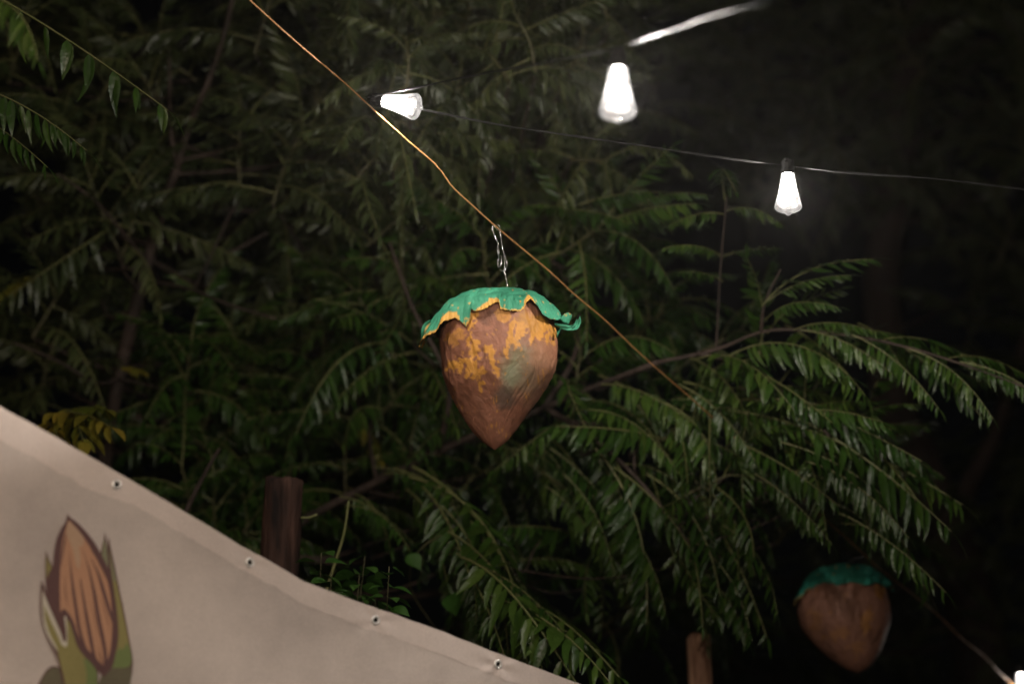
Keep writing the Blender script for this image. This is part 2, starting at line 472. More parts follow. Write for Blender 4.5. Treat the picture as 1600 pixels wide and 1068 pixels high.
# ---- left tree: thin forked stem seen through the leaves
g = ground_under(150, 900, 7.2)
tA = Tree('sumac_tree', g, 'slender tree at the left with thin forked stem rising above the banner', 'tree')
tA.trunk([g + Vector((0, 0, -.05)), g.lerp(P(165, 720, 7.2), .5) + Vector((-.05, 0, 0)), P(165, 720, 7.2), P(186, 600, 7.15), P(215, 460, 7.1), P(232, 395, 7.1), P(256, 320, 7.05), P(276, 262, 7.0)], .036, .015)
tA.trunk([P(276, 262, 7.0), P(296, 190, 6.95), P(325, 120, 6.95), P(352, 30, 6.9), P(372, -70, 6.9)], .014, .008, 'branch')
tA.trunk([P(276, 262, 7.0), P(264, 200, 7.0), P(262, 130, 7.0), P(262, 50, 7.0)], .009, .005, 'branch')
tA.trunk([P(228, 410, 7.1), P(190, 365, 6.9), P(150, 318, 6.8), P(90, 270, 6.7)], .008, .004, 'branch')
tA.trunk([P(224, 440, 7.1), P(290, 450, 6.9), P(360, 475, 6.7), P(430, 500, 6.6)], .008, .004, 'branch')
tA.trunk([P(190, 590, 7.1), P(150, 598, 6.9), P(90, 565, 6.8), P(20, 535, 6.7)], .008, .004, 'branch')
polyA = [(-60, -60), (540, -60), (560, 330), (520, 620), (330, 720), (200, 640), (-60, 560)]
for i in range(34):
    x, y = rnd_in(polyA); d = random.uniform(6.9, 8.4)
    tA.cluster(P(x, y, d), Vector((random.uniform(-.6, .6), random.uniform(-.7, .2), random.uniform(.3, 1))), n=9, lib=LEAF_FAR)
for i in range(34):
    x, y = rnd_in(polyA); d = random.uniform(8.6, 10.0)
    tA.cluster(P(x, y, d), Vector((random.uniform(-.6, .6), random.uniform(-.7, .2), random.uniform(.3, 1))), n=9, bulk=True)
for a, b in (((70, 650, 5.9), (175, 668, 5.7)), ((100, 640, 6.0), (130, 690, 5.7)), ((85, 655, 6.0), (165, 640, 5.8)), ((75, 660, 5.95), (95, 705, 5.7)), ((60, 430, 7), (-10, 470, 6.8)), ((190, 575, 6.7), (225, 582, 6.6)), ((565, 665, 6.9), (596, 720, 6.8))):
    tA.leaf(P(*a), P(*b), LEAF_YEL, width=1.2)
tA.finish()

# ---- tall tree behind the lamps, upper middle
g = ground_under(700, 900, 9.6)
tB = Tree('sumac_tree', g, 'tall dense tree behind the two upper lamps and the hanging hazelnut', 'tree')
tB.trunk([g + Vector((0, 0, -.05)), P(720, 800, 9.6), P(690, 500, 9.5), P(720, 250, 9.4), P(760, 40, 9.3), P(790, -150, 9.3)], .10, .03)
tB.trunk([P(700, 450, 9.5), P(560, 330, 9.2), P(470, 200, 9.0)], .03, .012, 'branch')
tB.trunk([P(720, 250, 9.4), P(860, 160, 9.1), P(930, 60, 8.9)], .03, .012, 'branch')
polyB = [(430, -80), (1010, -80), (1010, 90), (1010, 230), (900, 330), (760, 420), (560, 480), (440, 500)]
for i in range(34):
    x, y = rnd_in(polyB); d = random.uniform(6.8, 8.2)
    tB.cluster(P(x, y, d), Vector((random.uniform(-.6, .6), random.uniform(-.8, .1), random.uniform(.3, 1))), n=9, L=(.36, .58), lib=LEAF_FAR)
for i in range(40):
    x, y = rnd_in(polyB); d = random.uniform(8.6, 10.2)
    tB.cluster(P(x, y, d), Vector((random.uniform(-.6, .6), random.uniform(-.8, .1), random.uniform(.3, 1))), n=9, bulk=True)
for i in range(16):
    x, y = rnd_in([(560, -60), (1000, -60), (1010, 230), (900, 300), (640, 330), (540, 200)]); d = random.uniform(6.2, 7.2)
    tB.cluster(P(x, y, d), Vector((random.uniform(-.3, .6), random.uniform(-.4, .3), random.uniform(-.2, .6))), n=9, L=(.24, .42), lib=LEAF_FAR, sag=.5, shoot=.2)
tB.finish()

# ---- low tree behind nut and posts, lower middle-left
g = ground_under(400, 1000, 8.2)
tD = Tree('sumac_tree', g, 'low bushy tree behind the dark wooden post and the banner', 'tree')
tD.trunk([g + Vector((0, 0, -.05)), P(400, 950, 8.2), P(430, 780, 8.1), P(470, 620, 8.0), P(500, 480, 8.0)], .06, .015)
polyD = [(220, 560), (480, 440), (700, 440), (700, 600), (640, 700), (560, 730), (520, 850), (400, 850), (260, 760)]
for i in range(32):
    x, y = rnd_in(polyD); d = random.uniform(6.7, 8.2)
    tD.cluster(P(x, y, d), Vector((random.uniform(-.5, .7), random.uniform(-.9, 0), random.uniform(.2, .9))), n=9, lib=LEAF_NEAR, sag=.4)
for i in range(26):
    x, y = rnd_in(polyD); d = random.uniform(8.2, 9.2)
    tD.cluster(P(x, y, d), Vector((random.uniform(-.6, .6), random.uniform(-.8, .1), random.uniform(.3, 1))), n=9, bulk=True)
tD.finish(M['leaf_near'])

# ---- right tree: leaning stem, branch fork right of the hazelnut, long arching leaves
g = ground_under(330, 1000, 7.0)
tC = Tree('sumac_tree', g, 'leaning tree whose long arching leaves fan out right of the big hazelnut', 'tree')
tC.trunk([g + Vector((0, 0, -.05)), P(360, 960, 6.9), P(430, 850, 6.8), P(540, 775, 6.7), P(690, 703, 6.6), P(850, 640, 6.4), P(1030, 565, 6.1)], .022, .008)
tC.trunk([P(1030, 565, 6.1), P(1120, 543, 6.05), P(1190, 515, 6.0), P(1300, 520, 5.9), P(1430, 545, 5.8), P(1560, 590, 5.7), P(1680, 640, 5.6)], .007, .003, 'branch')
tC.trunk([P(1118, 545, 6.1), P(1122, 500, 6.1), P(1128, 400, 6.1), P(1134, 310, 6.1)], .0035, .002, 'branch')
tC.trunk([P(1090, 550, 6.05), P(1160, 570, 6.0), P(1230, 620, 5.9), P(1300, 690, 5.85)], .008, .004, 'branch')
tC.trunk([P(850, 640, 6.4), P(930, 690, 6.2), P(1010, 760, 6.1), P(1080, 850, 6.0)], .010, .004, 'branch')
tC.trunk([P(640, 725, 6.6), P(690, 800, 6.2), P(760, 880, 6.0)], .010, .004, 'branch')
tC.trunk([P(1188, 515, 6.0), P(1195, 470, 5.95), P(1220, 420, 5.95)], .006, .003, 'branch')
H, Nn, F_ = LEAF_HANG, LEAF_NEAR, LEAF_FAR
hero = [
 # right tip branch
 ((1250, 515, 5.9), (1395, 585, 5.75), H), ((1330, 522, 5.85), (1468, 640, 5.75), H), ((1420, 545, 5.8), (1552, 655, 5.65), H), ((1500, 565, 5.75), (1650, 640, 5.6), H), ((1290, 520, 5.9), (1420, 530, 6.1), Nn),
 ((1380, 530, 5.85), (1520, 560, 6.0), Nn), ((1480, 560, 5.8), (1610, 590, 5.9), H), ((1240, 515, 5.95), (1370, 520, 5.8), Nn),
 # upright shoot
 ((1127, 400, 6.1), (1035, 388, 6.0), Nn), ((1132, 335, 6.1), (1045, 352, 6.0), Nn), ((1130, 400, 6.1), (1215, 388, 6.0), Nn), ((1133, 330, 6.1), (1222, 352, 6.0), Nn), ((1130, 440, 6.1), (1060, 425, 5.95), Nn), ((1133, 312, 6.1), (1150, 300, 5.7), Nn),
 # arching over
 ((1190, 478, 5.95), (1365, 405, 5.8), Nn), ((1200, 470, 5.95), (1330, 430, 5.9), Nn), ((1195, 500, 5.95), (1310, 480, 5.8), Nn),
 # lit leaves left of the shoot
 ((905, 320, 6.4), (1035, 300, 6.2), H), ((950, 345, 6.4), (1090, 318, 6.2), H), ((870, 330, 6.5), (985, 350, 6.2), H), ((1000, 320, 6.3), (1105, 305, 6.2), H),
 # middle right mass
 ((1090, 560, 6.05), (1240, 640, 5.8), Nn), ((1130, 560, 6.0), (1330, 590, 5.8), Nn), ((1160, 570, 6.0), (1300, 660, 5.75), H), ((1130, 640, 6.0), (1330, 700, 5.8), H), ((1150, 690, 6.0), (1310, 790, 5.8), H), ((1200, 620, 5.9), (1440, 720, 5.75), Nn), ((1240, 650, 5.9), (1487, 830, 5.7), H), ((1220, 690, 5.9), (1400, 790, 5.75), Nn), ((1180, 740, 5.9), (1300, 850, 5.8), H), ((1260, 720, 5.85), (1420, 840, 5.7), H),
 ((1310, 800, 5.85), (1478, 925, 5.7), H), ((1250, 640, 5.9), (1380, 660, 5.75), Nn), ((1060, 600, 6.05), (1180, 720, 5.9), H), ((1110, 640, 6.0), (1110, 790, 5.8), H), 
 # lower hanging leaves
 ((1010, 740, 6.1), (1125, 930, 5.9), Nn), ((1040, 800, 6.05), (1240, 1003, 5.85), Nn), ((1075, 840, 6.0), (1175, 1000, 5.9), Nn), ((1080, 850, 6.0), (1098, 980, 5.85), H), ((930, 700, 6.15), (1010, 975, 6.0), Nn), ((860, 700, 6.3), (990, 850, 6.2), Nn), ((960, 730, 6.1), (1080, 860, 5.9), Nn), ((900, 640, 6.2), (1060, 740, 6.0), Nn), ((880, 650, 6.3), (960, 800, 6.2), Nn), ((830, 690, 6.4), (900, 800, 6.3), Nn),
 ((1000, 620, 6.1), (1120, 760, 5.9), Nn), ((940, 600, 6.2), (1080, 660, 6.0), Nn),
 ((640, 745, 6.2), (810, 940, 5.8), Nn), ((700, 830, 5.9), (830, 1010, 5.6), Nn), ((720, 870, 5.7), (900, 1065, 5.4), Nn), ((740, 880, 5.7), (880, 985, 5.5), Nn), ((760, 930, 5.6), (960, 1075, 5.3), Nn), ((730, 890, 5.7), (790, 1030, 5.5), H), ((660, 760, 6.2), (740, 920, 5.9), Nn),
 ((1130, 820, 6.0), (1215, 960, 5.85), Nn), ((1100, 760, 6.05), (1180, 900, 5.95), Nn), ((800, 700, 6.5), (930, 790, 6.4), Nn), ((760, 690, 6.6), (850, 760, 6.5), Nn), ((880, 740, 6.2), (960, 900, 6.1), Nn), ((950, 800, 6.1), (1040, 960, 6.0), Nn), ((690, 790, 6.1), (760, 960, 5.9), Nn), ((780, 940, 5.6), (850, 1060, 5.4), Nn), ((620, 700, 6.7), (700, 790, 6.5), Nn),
 ((540, 790, 6.3), (640, 860, 6.1), Nn), ((600, 740, 6.5), (720, 800, 6.3), Nn),
]
for a, b, lib in hero:
    tC.leaf(P(*a), P(*b), lib, roll=random.uniform(-.35, .35), width=random.uniform(.85, 1.1))
    for _ in range(2 if a[1] > 600 else 1 if a[1] > 480 or a[0] > 1240 else 0):      # a neighbour leaf on the same shoot, a little behind
        A_ = P(a[0] + random.uniform(-30, 20), a[1] + random.uniform(-20, 25), a[2] + random.uniform(.1, .35)); B_ = P(b[0] + random.uniform(-75, 20), b[1] + random.uniform(-60, 40), b[2] + random.uniform(.05, .4))
        tC.leaf(A_, B_, random.choice((LEAF_HANG, LEAF_NEAR)), roll=random.uniform(-.6, .6), width=random.uniform(.8, 1.1))
tC.trunk([P(690, 703, 6.6), P(700, 600, 6.5), P(640, 480, 6.5), P(610, 380, 6.5)], .012, .005, 'branch')
tC.trunk([P(850, 640, 6.4), P(900, 540, 6.5), P(900, 420, 6.5)], .012, .005, 'branch')
polyC = [(640, 260), (880, 240), (930, 340), (1010, 400), (1060, 470), (1180, 520), (1240, 560), (1200, 700), (1120, 740), (1010, 700), (900, 640), (760, 640), (650, 600), (600, 420)]
for i in range(22):
    x, y = rnd_in(polyC); d = random.uniform(6.4, 7.4)
    tC.cluster(P(x, y, d), Vector((random.uniform(-.2, .9), random.uniform(-.9, 0), random.uniform(.1, .8))), n=9, L=(.32, .5), sag=.35)
for i in range(12):
    x, y = rnd_in([(1000, 560), (1200, 560), (1360, 680), (1400, 800), (1300, 830), (1180, 800), (1080, 720), (1000, 640)]); d = random.uniform(6.0, 6.7)
    tC.cluster(P(x, y, d), Vector((random.uniform(.1, 1), random.uniform(-.9, 0), random.uniform(-.1, .6))), n=7, L=(.3, .46), sag=.45, shoot=.15)
for i in range(13):
    x, y = rnd_in([(640, 740), (820, 700), (1040, 780), (1190, 960), (1100, 1040), (930, 1040), (900, 1000), (760, 930)]); d = random.uniform(6.6, 7.8)
    tC.cluster(P(x, y, d), Vector((random.uniform(.1, 1), random.uniform(-.9, 0), random.uniform(-.3, .4))), n=7, L=(.28, .46), sag=.5, shoot=.15)
tC.finish(M['leaf_near'])

# ---- overhanging branch in the top left corner, of a tree standing left of the frame
g = ground_under(-420, 900, 5.4)
tE = Tree('sumac_tree', g, 'tree just left of the frame with drooping leaves in the top left corner', 'tree')
tE.trunk([g + Vector((0, 0, -.05)), P(-400, 500, 5.4), P(-350, 150, 5.3), P(-300, -200, 5.3)], .06, .03)
tE.trunk([P(-360, 200, 5.3), P(-200, 60, 5.2), P(-100, -20, 5.1)], .02, .006, 'branch')
tE.leaf(P(-60, -35, 5.1), P(262, 172, 5.0), [mesh_np('sparse_leaf', *(lambda t: (t[0], t[1], [M['leaf_near'], M['rachis']], t[2]))(frond(301, n=8, ll=.17, lw=.24, arch=.02, droop=1.25)), smooth=False)])
tE.leaf(P(-120, 120, 5.1), P(135, 235, 5.0), LEAF_HANG, k=1)
tE.leaf(P(-100, 150, 5.1), P(75, 262, 5.0), LEAF_HANG, k=0)
tE.leaf(P(-60, -10, 3.9), P(58, 95, 3.8), LEAF_YEL and LEAF_NEAR, k=4)
tE.leaf(P(-200, 60, 5.2), P(-20, 130, 5.0), LEAF_NEAR)
tE.finish()

# ---- far trees on the right, almost lost in the dark
g = ground_under(1480, 1000, 12)
tF = Tree('broad_tree', g, 'far dim tree with a leaning trunk lost in the dark at the right', 'tree')
tF.trunk([g + Vector((0, 0, -.05)), P(1530, 1000, 12), P(1480, 830, 12), P(1400, 640, 12), P(1380, 400, 12), P(1420, 150, 12), P(1440, -100, 12)], .2, .08)
tF.trunk([P(1480, 830, 12), P(1560, 660, 12.3), P(1620, 480, 12.3)], .08, .03, 'branch')
for i in range(60):
    x, y = rnd_in([(1080, -80), (1680, -80), (1680, 560), (1500, 480), (1300, 260), (1150, 260)]); d = random.uniform(11, 14)
    tF.cluster(P(x, y, d), Vector((random.uniform(-.6, .6), random.uniform(-.9, 0), random.uniform(.1, 1))), n=9, L=(.4, .7), bulk=True)
for i in range(36):
    x, y = rnd_in([(1000, 800), (1680, 600), (1680, 1150), (1000, 1150)]); d = random.uniform(11, 14)
    tF.cluster(P(x, y, d), Vector((random.uniform(-.6, .6), random.uniform(-.9, 0), random.uniform(.1, 1))), n=9, L=(.4, .7), bulk=True)
tF.finish(M['leaf_far'])

# ------------------------------------------------------------------ low broad-leaved shrub between post and banner
def broad_leaf_mesh(seed):
    r = random.Random(seed); V, F = [], []
    ts = np.linspace(0, 1, 8); ws = [0.02, .62, .92, 1.0, .88, .62, .28, 0.0]
    for t, wv in zip(ts, ws):
        z = -.18 * t * t + .01
        V += [(t, -wv * .36, z + .10 * wv), (t, 0, z), (t, wv * .36, z + .10 * wv)]
    for i in range(7):
        a = 3 * i; F += [(a, a + 1, a + 4, a + 3), (a + 1, a + 2, a + 5, a + 4)]
    return mesh_np('broad_leaf', V, F, [M['leaf_broad']])
BL = [broad_leaf_mesh(i) for i in range(2)]
g = ground_under(540, 1068, 5.4)
sh = empty('broadleaf_shrub', g, 'low shrub with oval leaves just right of the dark post, above the banner edge', 'shrub')
inv = Matrix.Translation(-Vector(g))
for k in range(9):
    top = P(500 + 14 * k + random.uniform(-6, 6), random.uniform(850, 925) + (k * 4 if k > 5 else 0), random.uniform(5.1, 5.6))
    b = g + Vector((random.uniform(-.06, .06), random.uniform(-.05, .05), 0))
    c = spline([b, b.lerp(top, .5) + Vector((random.uniform(-.1, .1), 0, 0)), top], 40)
    V, F = tube(c, [.004 - .0028 * i / (len(c) - 1) for i in range(len(c))], 4)
    obj('stem', mesh_np('stem', V, F, M['twig']), sh)
    for q in range(32):
        t = 0.86 + .14 * q / 31; p = c[min(len(c) - 1, int(t * (len(c) - 1)))]
        a = q * 2.4 + k; d = Vector((math.cos(a), math.sin(a), random.uniform(-.5, .2))).normalized()
        L = random.uniform(.04, .068)
        o = bpy.data.objects.new('leaf', BL[q % 2]); COL.objects.link(o); o.parent = sh; o.matrix_parent_inverse = inv
        o.matrix_basis = frame(p + d * .012, p + d * (L + .012), roll=random.uniform(-.6, .6))
# loose sprig with two bright leaves right of the shrub
g = ground_under(700, 1068, 6.3)
sp_ = empty('climbing_vine', g, 'thin climbing vine with a few bright green leaves in the dark gap', 'vine')
inv = Matrix.Translation(-Vector(g))
c = spline([g, P(690, 1000, 6.3), P(640, 900, 6.1), P(665, 850, 6.0), P(690, 835, 6.0)], 6)
V, F = tube(c, .0022, 5); obj('stem', mesh_np('stem', V, F, M['twig']), sp_)
for a, b in (((692, 848, 6), (666, 878, 5.95)), ((638, 866, 6), (657, 886, 5.95)), ((712, 925, 6), (708, 955, 5.9))):
    o = bpy.data.objects.new('leaf', BL[0]); COL.objects.link(o); o.parent = sp_; o.matrix_parent_inverse = inv
    o.matrix_basis = frame(P(*a), P(*b), roll=random.uniform(.2, .9))
# bare stems
for pts, rr, lab in ((((498, 960, 5.6), (520, 890, 5.6), (538, 830, 5.6), (545, 782, 5.6)), .0045, 'bare green stem rising from the banner edge beside the dark post'),
                     (((290, 800, 5.9), (312, 755, 5.9), (330, 722, 5.9), (343, 700, 5.9)), .0075, 'short bare brown stick poking up behind the banner')):
    pl = [P(*p) for p in pts]; gb = pl[0] + (pl[0] - pl[1]) * 1.2; gb.z = min(gb.z, pl[0].z - .1); gb = Vector((gb.x, gb.y, 0))
    c = spline([gb] + pl, 6); V, F = tube([p - gb for p in c], [rr * 1.3 - rr * .6 * i / (len(c) - 1) for i in range(len(c))], 6)
    o = obj('bare_stem', mesh_np('bare_stem', V, F, M['rachis'] if rr < .005 else M['bark'])); o.location = gb
    tag(o, lab, 'stem')

# ------------------------------------------------------------------ wooden posts
def post(px0, px1, ytop, d, mat, label, lean=0.0, seed=0):
    pm = P((px0 + px1) / 2, ytop, d); rad = (px1 - px0) / 2 / 1600 * WID * d
    H_ = pm.z; V, F = [], []; seg = 64; rows = 60
    for i in range(rows + 1):
        z = H_ * i / rows
        for k in range(seg):
            a = 2 * math.pi * k / seg
            r_ = rad * (1 + .10 * noise.noise(Vector((math.cos(a) * 2, math.sin(a) * 2, z * 2.5 + seed))) + .13 * abs(noise.noise(Vector((math.cos(a) * 5, math.sin(a) * 5, z * 2.2 + seed)))) + .06 * noise.noise(Vector((math.cos(a) * 14, math.sin(a) * 14, z * 9 + seed))) - .06)
            zz = z
            if i == rows: zz += .018 * noise.noise(Vector((math.cos(a) * 1.5, math.sin(a) * 1.5, seed))) + .008 * noise.noise(Vector((math.cos(a) * 7, math.sin(a) * 7, seed))) - .006
            V.append((r_ * math.cos(a) + lean * (z - H_), r_ * math.sin(a), zz))
        if i:
            for k in range(seg):
                a0 = (i - 1) * seg + k; a1 = (i - 1) * seg + (k + 1) % seg
                F.append((a0, a1, a1 + seg, a0 + seg))
    base = len(V)
    for k in range(seg):
        v = V[rows * seg + k]; V.append((v[0] * .8, v[1] * .8, v[2] + .004))
    for k in range(seg):
        a0 = rows * seg + k; a1 = rows * seg + (k + 1) % seg
        F.append((a0, a1, base + (k + 1) % seg, base + k))
    V.append((0, 0, H_ + .003)); c = len(V) - 1
    for k in range(seg): F.append((base + k, base + (k + 1) % seg, c))
    o = obj('wooden_post', mesh_np('wooden_post', V, F, mat)); o.location = (pm.x, pm.y, 0)
    tag(o, label, 'post')
post(414, 474, 747, 5.6, M['post'], 'dark weathered round post standing behind the banner, its sawn top showing', .03, 1)
post(1072, 1110, 990, 6.7, M['post_pale'], 'short pale brown post top below the hanging leaves, bottom right of centre', -.03, 5)
# stub of wire stapled to the post side
pv_ = [P(470, 808, 5.55), P(482, 808, 5.55), P(496, 803, 5.55)]
V, F = tube(spline(pv_, 3), .003, 5); o = obj('cut_twig', mesh_np('cut_twig', V, F, M['rachis'])); tag(o, 'short pale twig stub sticking out beside the dark post', 'twig')

# ------------------------------------------------------------------ cords and lamps
def cord_pts(px, n=10): return spline([P(*p) for p in px], n)
def dep(x): return 1 / (0.1923 - (x - 780) / 605 * 0.0452)
ow = [(x, y, dep(x)) for x, y in ((300, -85), (390, 0), (470, 72), (548, 138), (580, 168), (640, 222), (690, 268), (703, 287), (735, 318), (775, 354), (812, 385), (860, 425), (900, 462), (940, 495), (985, 538), (1020, 570), (1080, 622), (1160, 694), (1250, 775), (1320, 838), (1385, 896), (1410, 915), (1460, 955), (1510, 1003), (1535, 1022), (1562, 1050), (1640, 1120), (1800, 1270))]
c = spline([P(*p) for p in ow], 4)
V, F = tube(c, .0018, 7)
o = obj('orange_cord', mesh_np('orange_cord', V, F, M['orange_cord'])); tag(o, 'thin orange cord running diagonally down past both hanging hazelnuts', 'cord')

def twin(px, r=.0021, n=10, tw=.35, seed=0):
    c = cord_pts(px, n) if not isinstance(px[0], Vector) else spline(px, n)
    off = []
    parts = []
    for s in (-1, 1):
        q = []
        for i, p in enumerate(c):
            t = (c[min(i + 1, len(c) - 1)] - c[max(i - 1, 0)]).normalized()
            u = t.cross(Vector((0, 0, 1))).normalized(); v = t.cross(u)
            a = tw * i + 1.4 * noise.noise(Vector((i * .13, seed, 0)))
            q.append(p + (u * math.cos(a) + v * math.sin(a)) * (s * r * .95))
        parts.append(tube(q, r, 6))
    return merge(parts)
J = (572, 153, 4.79)
B2 = (966, 74, 3.55); B3 = (1231, 259, 4.70)
up1 = [J, (640, 139, 4.6), (740, 118, 4.3), (860, 96, 3.93), B2, (1000, 63, 3.45), (1045, 48, 3.33), (1110, 26, 3.15), (1200, -2, 2.95)]
far1 = [P(*p) for p in up1] + [Vector((1.05, 2.1, 3.05)), Vector((1.1, 1.0, 3.1)), Vector((.9, -.3, 3.15)), Vector((.4, -1.7, 3.25))]
V, F = twin(far1, .0012, 10, .22, 1)
tag(obj('light_cable', mesh_np('light_cable', V, F, M['black_rubber'])), 'black lamp cable rising from the tilted bulb past the largest bulb to the top edge', 'cable', 'lamp cables')
lo1 = [(578, 158, 4.78), (662, 172, 4.78), (780, 195, 4.77), (900, 213, 4.75), (1000, 227, 4.73), (1120, 245, 4.71), B3, (1330, 270, 4.69), (1460, 279, 4.68), (1610, 297, 4.66), (1800, 320, 4.62), (2050, 330, 4.5)]
V, F = twin(lo1, .0014, 10, .16, 2)
tag(obj('light_cable', mesh_np('light_cable', V, F, M['black_rubber'])), 'black lamp cable sagging rightward from the tilted bulb past the lower right bulb', 'cable', 'lamp cables')
far3 = [P(1566, 1052, 7.6), P(1620, 1080, 7.5), P(1750, 1120, 7.2), P(1950, 1150, 6.8)]
V, F = twin(far3, .0022, 8, .3, 3)
tag(obj('light_cable', mesh_np('light_cable', V, F, M['black_rubber'])), 'black lamp cable tied to the orange cord in the bottom right corner', 'cable', 'lamp cables')

# one festoon bulb: socket with clip collar, glass, stem, filaments
gl_prof = [(.0115, .004), (.0145, .0), (.0152, -.005), (.0172, -.018), (.0205, -.036), (.0240, -.052), (.0280, -.067), (.0310, -.077), (.0322, -.083), (.0312, -.088), (.0265, -.0930), (.0185, -.0965), (.0105, -.0985), (.0065, -.1005), (.0045, -.103), (0.0001, -.1045)]
V, F = lathe(gl_prof, 28); me_glass = mesh_np('glass', V, F, M['glass'])
so_prof = [(.0001, .031), (.008, .031), (.0125, .028), (.0150, .022), (.0155, .016), (.0155, .008), (.0172, .006), (.0172, -.002), (.0150, -.004), (.013, -.002)]
V1, F1 = lathe(so_prof, 20)
V2, F2 = tube([(-.015, 0, .026), (.015, 0, .026)], .0055, 8)
V, F = merge([([Vector(v) for v in V1], F1), (V2, F2)]); me_sock = mesh_np('socket', V, F, M['black_rubber'])
fl = []
for k in range(4):
    a = k * math.pi / 2 + .4
    fl.append(tube([(.0045 * math.cos(a), .0045 * math.sin(a), -.012), (.0105 * math.cos(a), .0105 * math.sin(a), -.072)], .0016, 5))
fl.append(tube([(0, 0, -.070), (0, 0, -.080)], .002, 5))
V, F = merge(fl); me_fil = mesh_np('filament', V, F, M['filament'])
V, F = lathe([(.012, .0), (.0085, -.006), (.0045, -.018), (.003, -.040), (.0001, -.042)], 12); me_stem = mesh_np('glass_stem', V, F, M['filament'])
ld = bpy.data.lights.new('bulb_light', 'POINT'); ld.energy = BULB_W; ld.color = (1.0, 0.92, 0.84); ld.shadow_soft_size = .009
def bulb(loc, label, axis=Vector((0, 0, 1)), power=None, rz=0.0, col=None, group='festoon bulbs on the lamp cables'):
    root = empty('festoon_bulb', loc, label, 'light bulb', group)
    q = axis.normalized().to_track_quat('Z', 'Y')
    root.rotation_euler = (q.to_matrix() @ Matrix.Rotation(rz, 3, 'Z')).to_euler()
    for n_, m_ in (('socket', me_sock), ('glass', me_glass), ('filament', me_fil), ('glass_stem', me_stem)):
        o = bpy.data.objects.new(n_, m_); COL.objects.link(o); o.parent = root
        o.location = (0, 0, -.030)
    l = ld if power is None else ld.copy()
    if power is not None: l.energy = power
    if col: l.color = col
    lo = bpy.data.objects.new('bulb_light', l); COL.objects.link(lo); lo.parent = root; lo.location = (0, 0, -.030 - .052)
    return root
# tilted bulb: socket tied at the cord crossing, glass pointing right
a0 = P(595, 157, 4.79); a1 = P(660, 169, 4.77)
ax = (a0 - a1).normalized()
bulb(a0 + ax * .028, 'tilted lit bulb lying sideways where the orange cord meets the lamp cables', ax)
bulb(P(*B2) + Vector((0, 0, -.006)), 'largest lit bulb, hanging upright from the upper cable at top centre', Vector((.02, .0, 1)), rz=.5)
bulb(P(*B3) + Vector((0, 0, .016)), 'lit bulb hanging from the lower cable, rightmost of the three upper bulbs', Vector((0, -.12, 1)), rz=1.2)
bulb(P(1592, 1037, 7.55), 'lit bulb cut off by the bottom right corner beside the orange cord', Vector((-.12, 0, 1)), power=1.8)
for p, lb in ((Vector((1.05, 2.1, 3.05)), 'lit bulb on the upper cable, next one beyond the top right edge'), (Vector((.98, .35, 3.12)), 'lit bulb on the upper cable, right above the viewer'), (Vector((.4, -1.7, 3.25)), 'lit bulb on the upper cable, behind the viewer')):
    bulb(p, lb, power=22 if 'next one' in lb else 42)  # out of view, added along the continued cable to light the front
# unseen run of bulbs added over the viewer's left as warm front fill
c = [Vector((-2.4, .2, 3.1)), Vector((-.95, 1.0, 2.62)), Vector((-.05, 1.45, 2.8)), Vector((.75, 1.0, 3.3))]
V, F = twin(c, .0024, 10, .22, 4)
tag(obj('light_cable', mesh_np('light_cable', V, F, M['black_rubber'])), 'black lamp cable strung across above the viewer, beyond the top edge', 'cable', 'lamp cables')
for p, lb in zip(c[:3], ('warm lit bulb on the cable above the viewer, its leftmost', 'warm lit bulb above the viewer, between two others, nearest the banner', 'warm lit bulb on the cable above the viewer, its rightmost')):
    bulb(p, lb, power=FRONT_W * (2.3 if 'between' in lb else 1.0), col=(1.0, .80, .62))

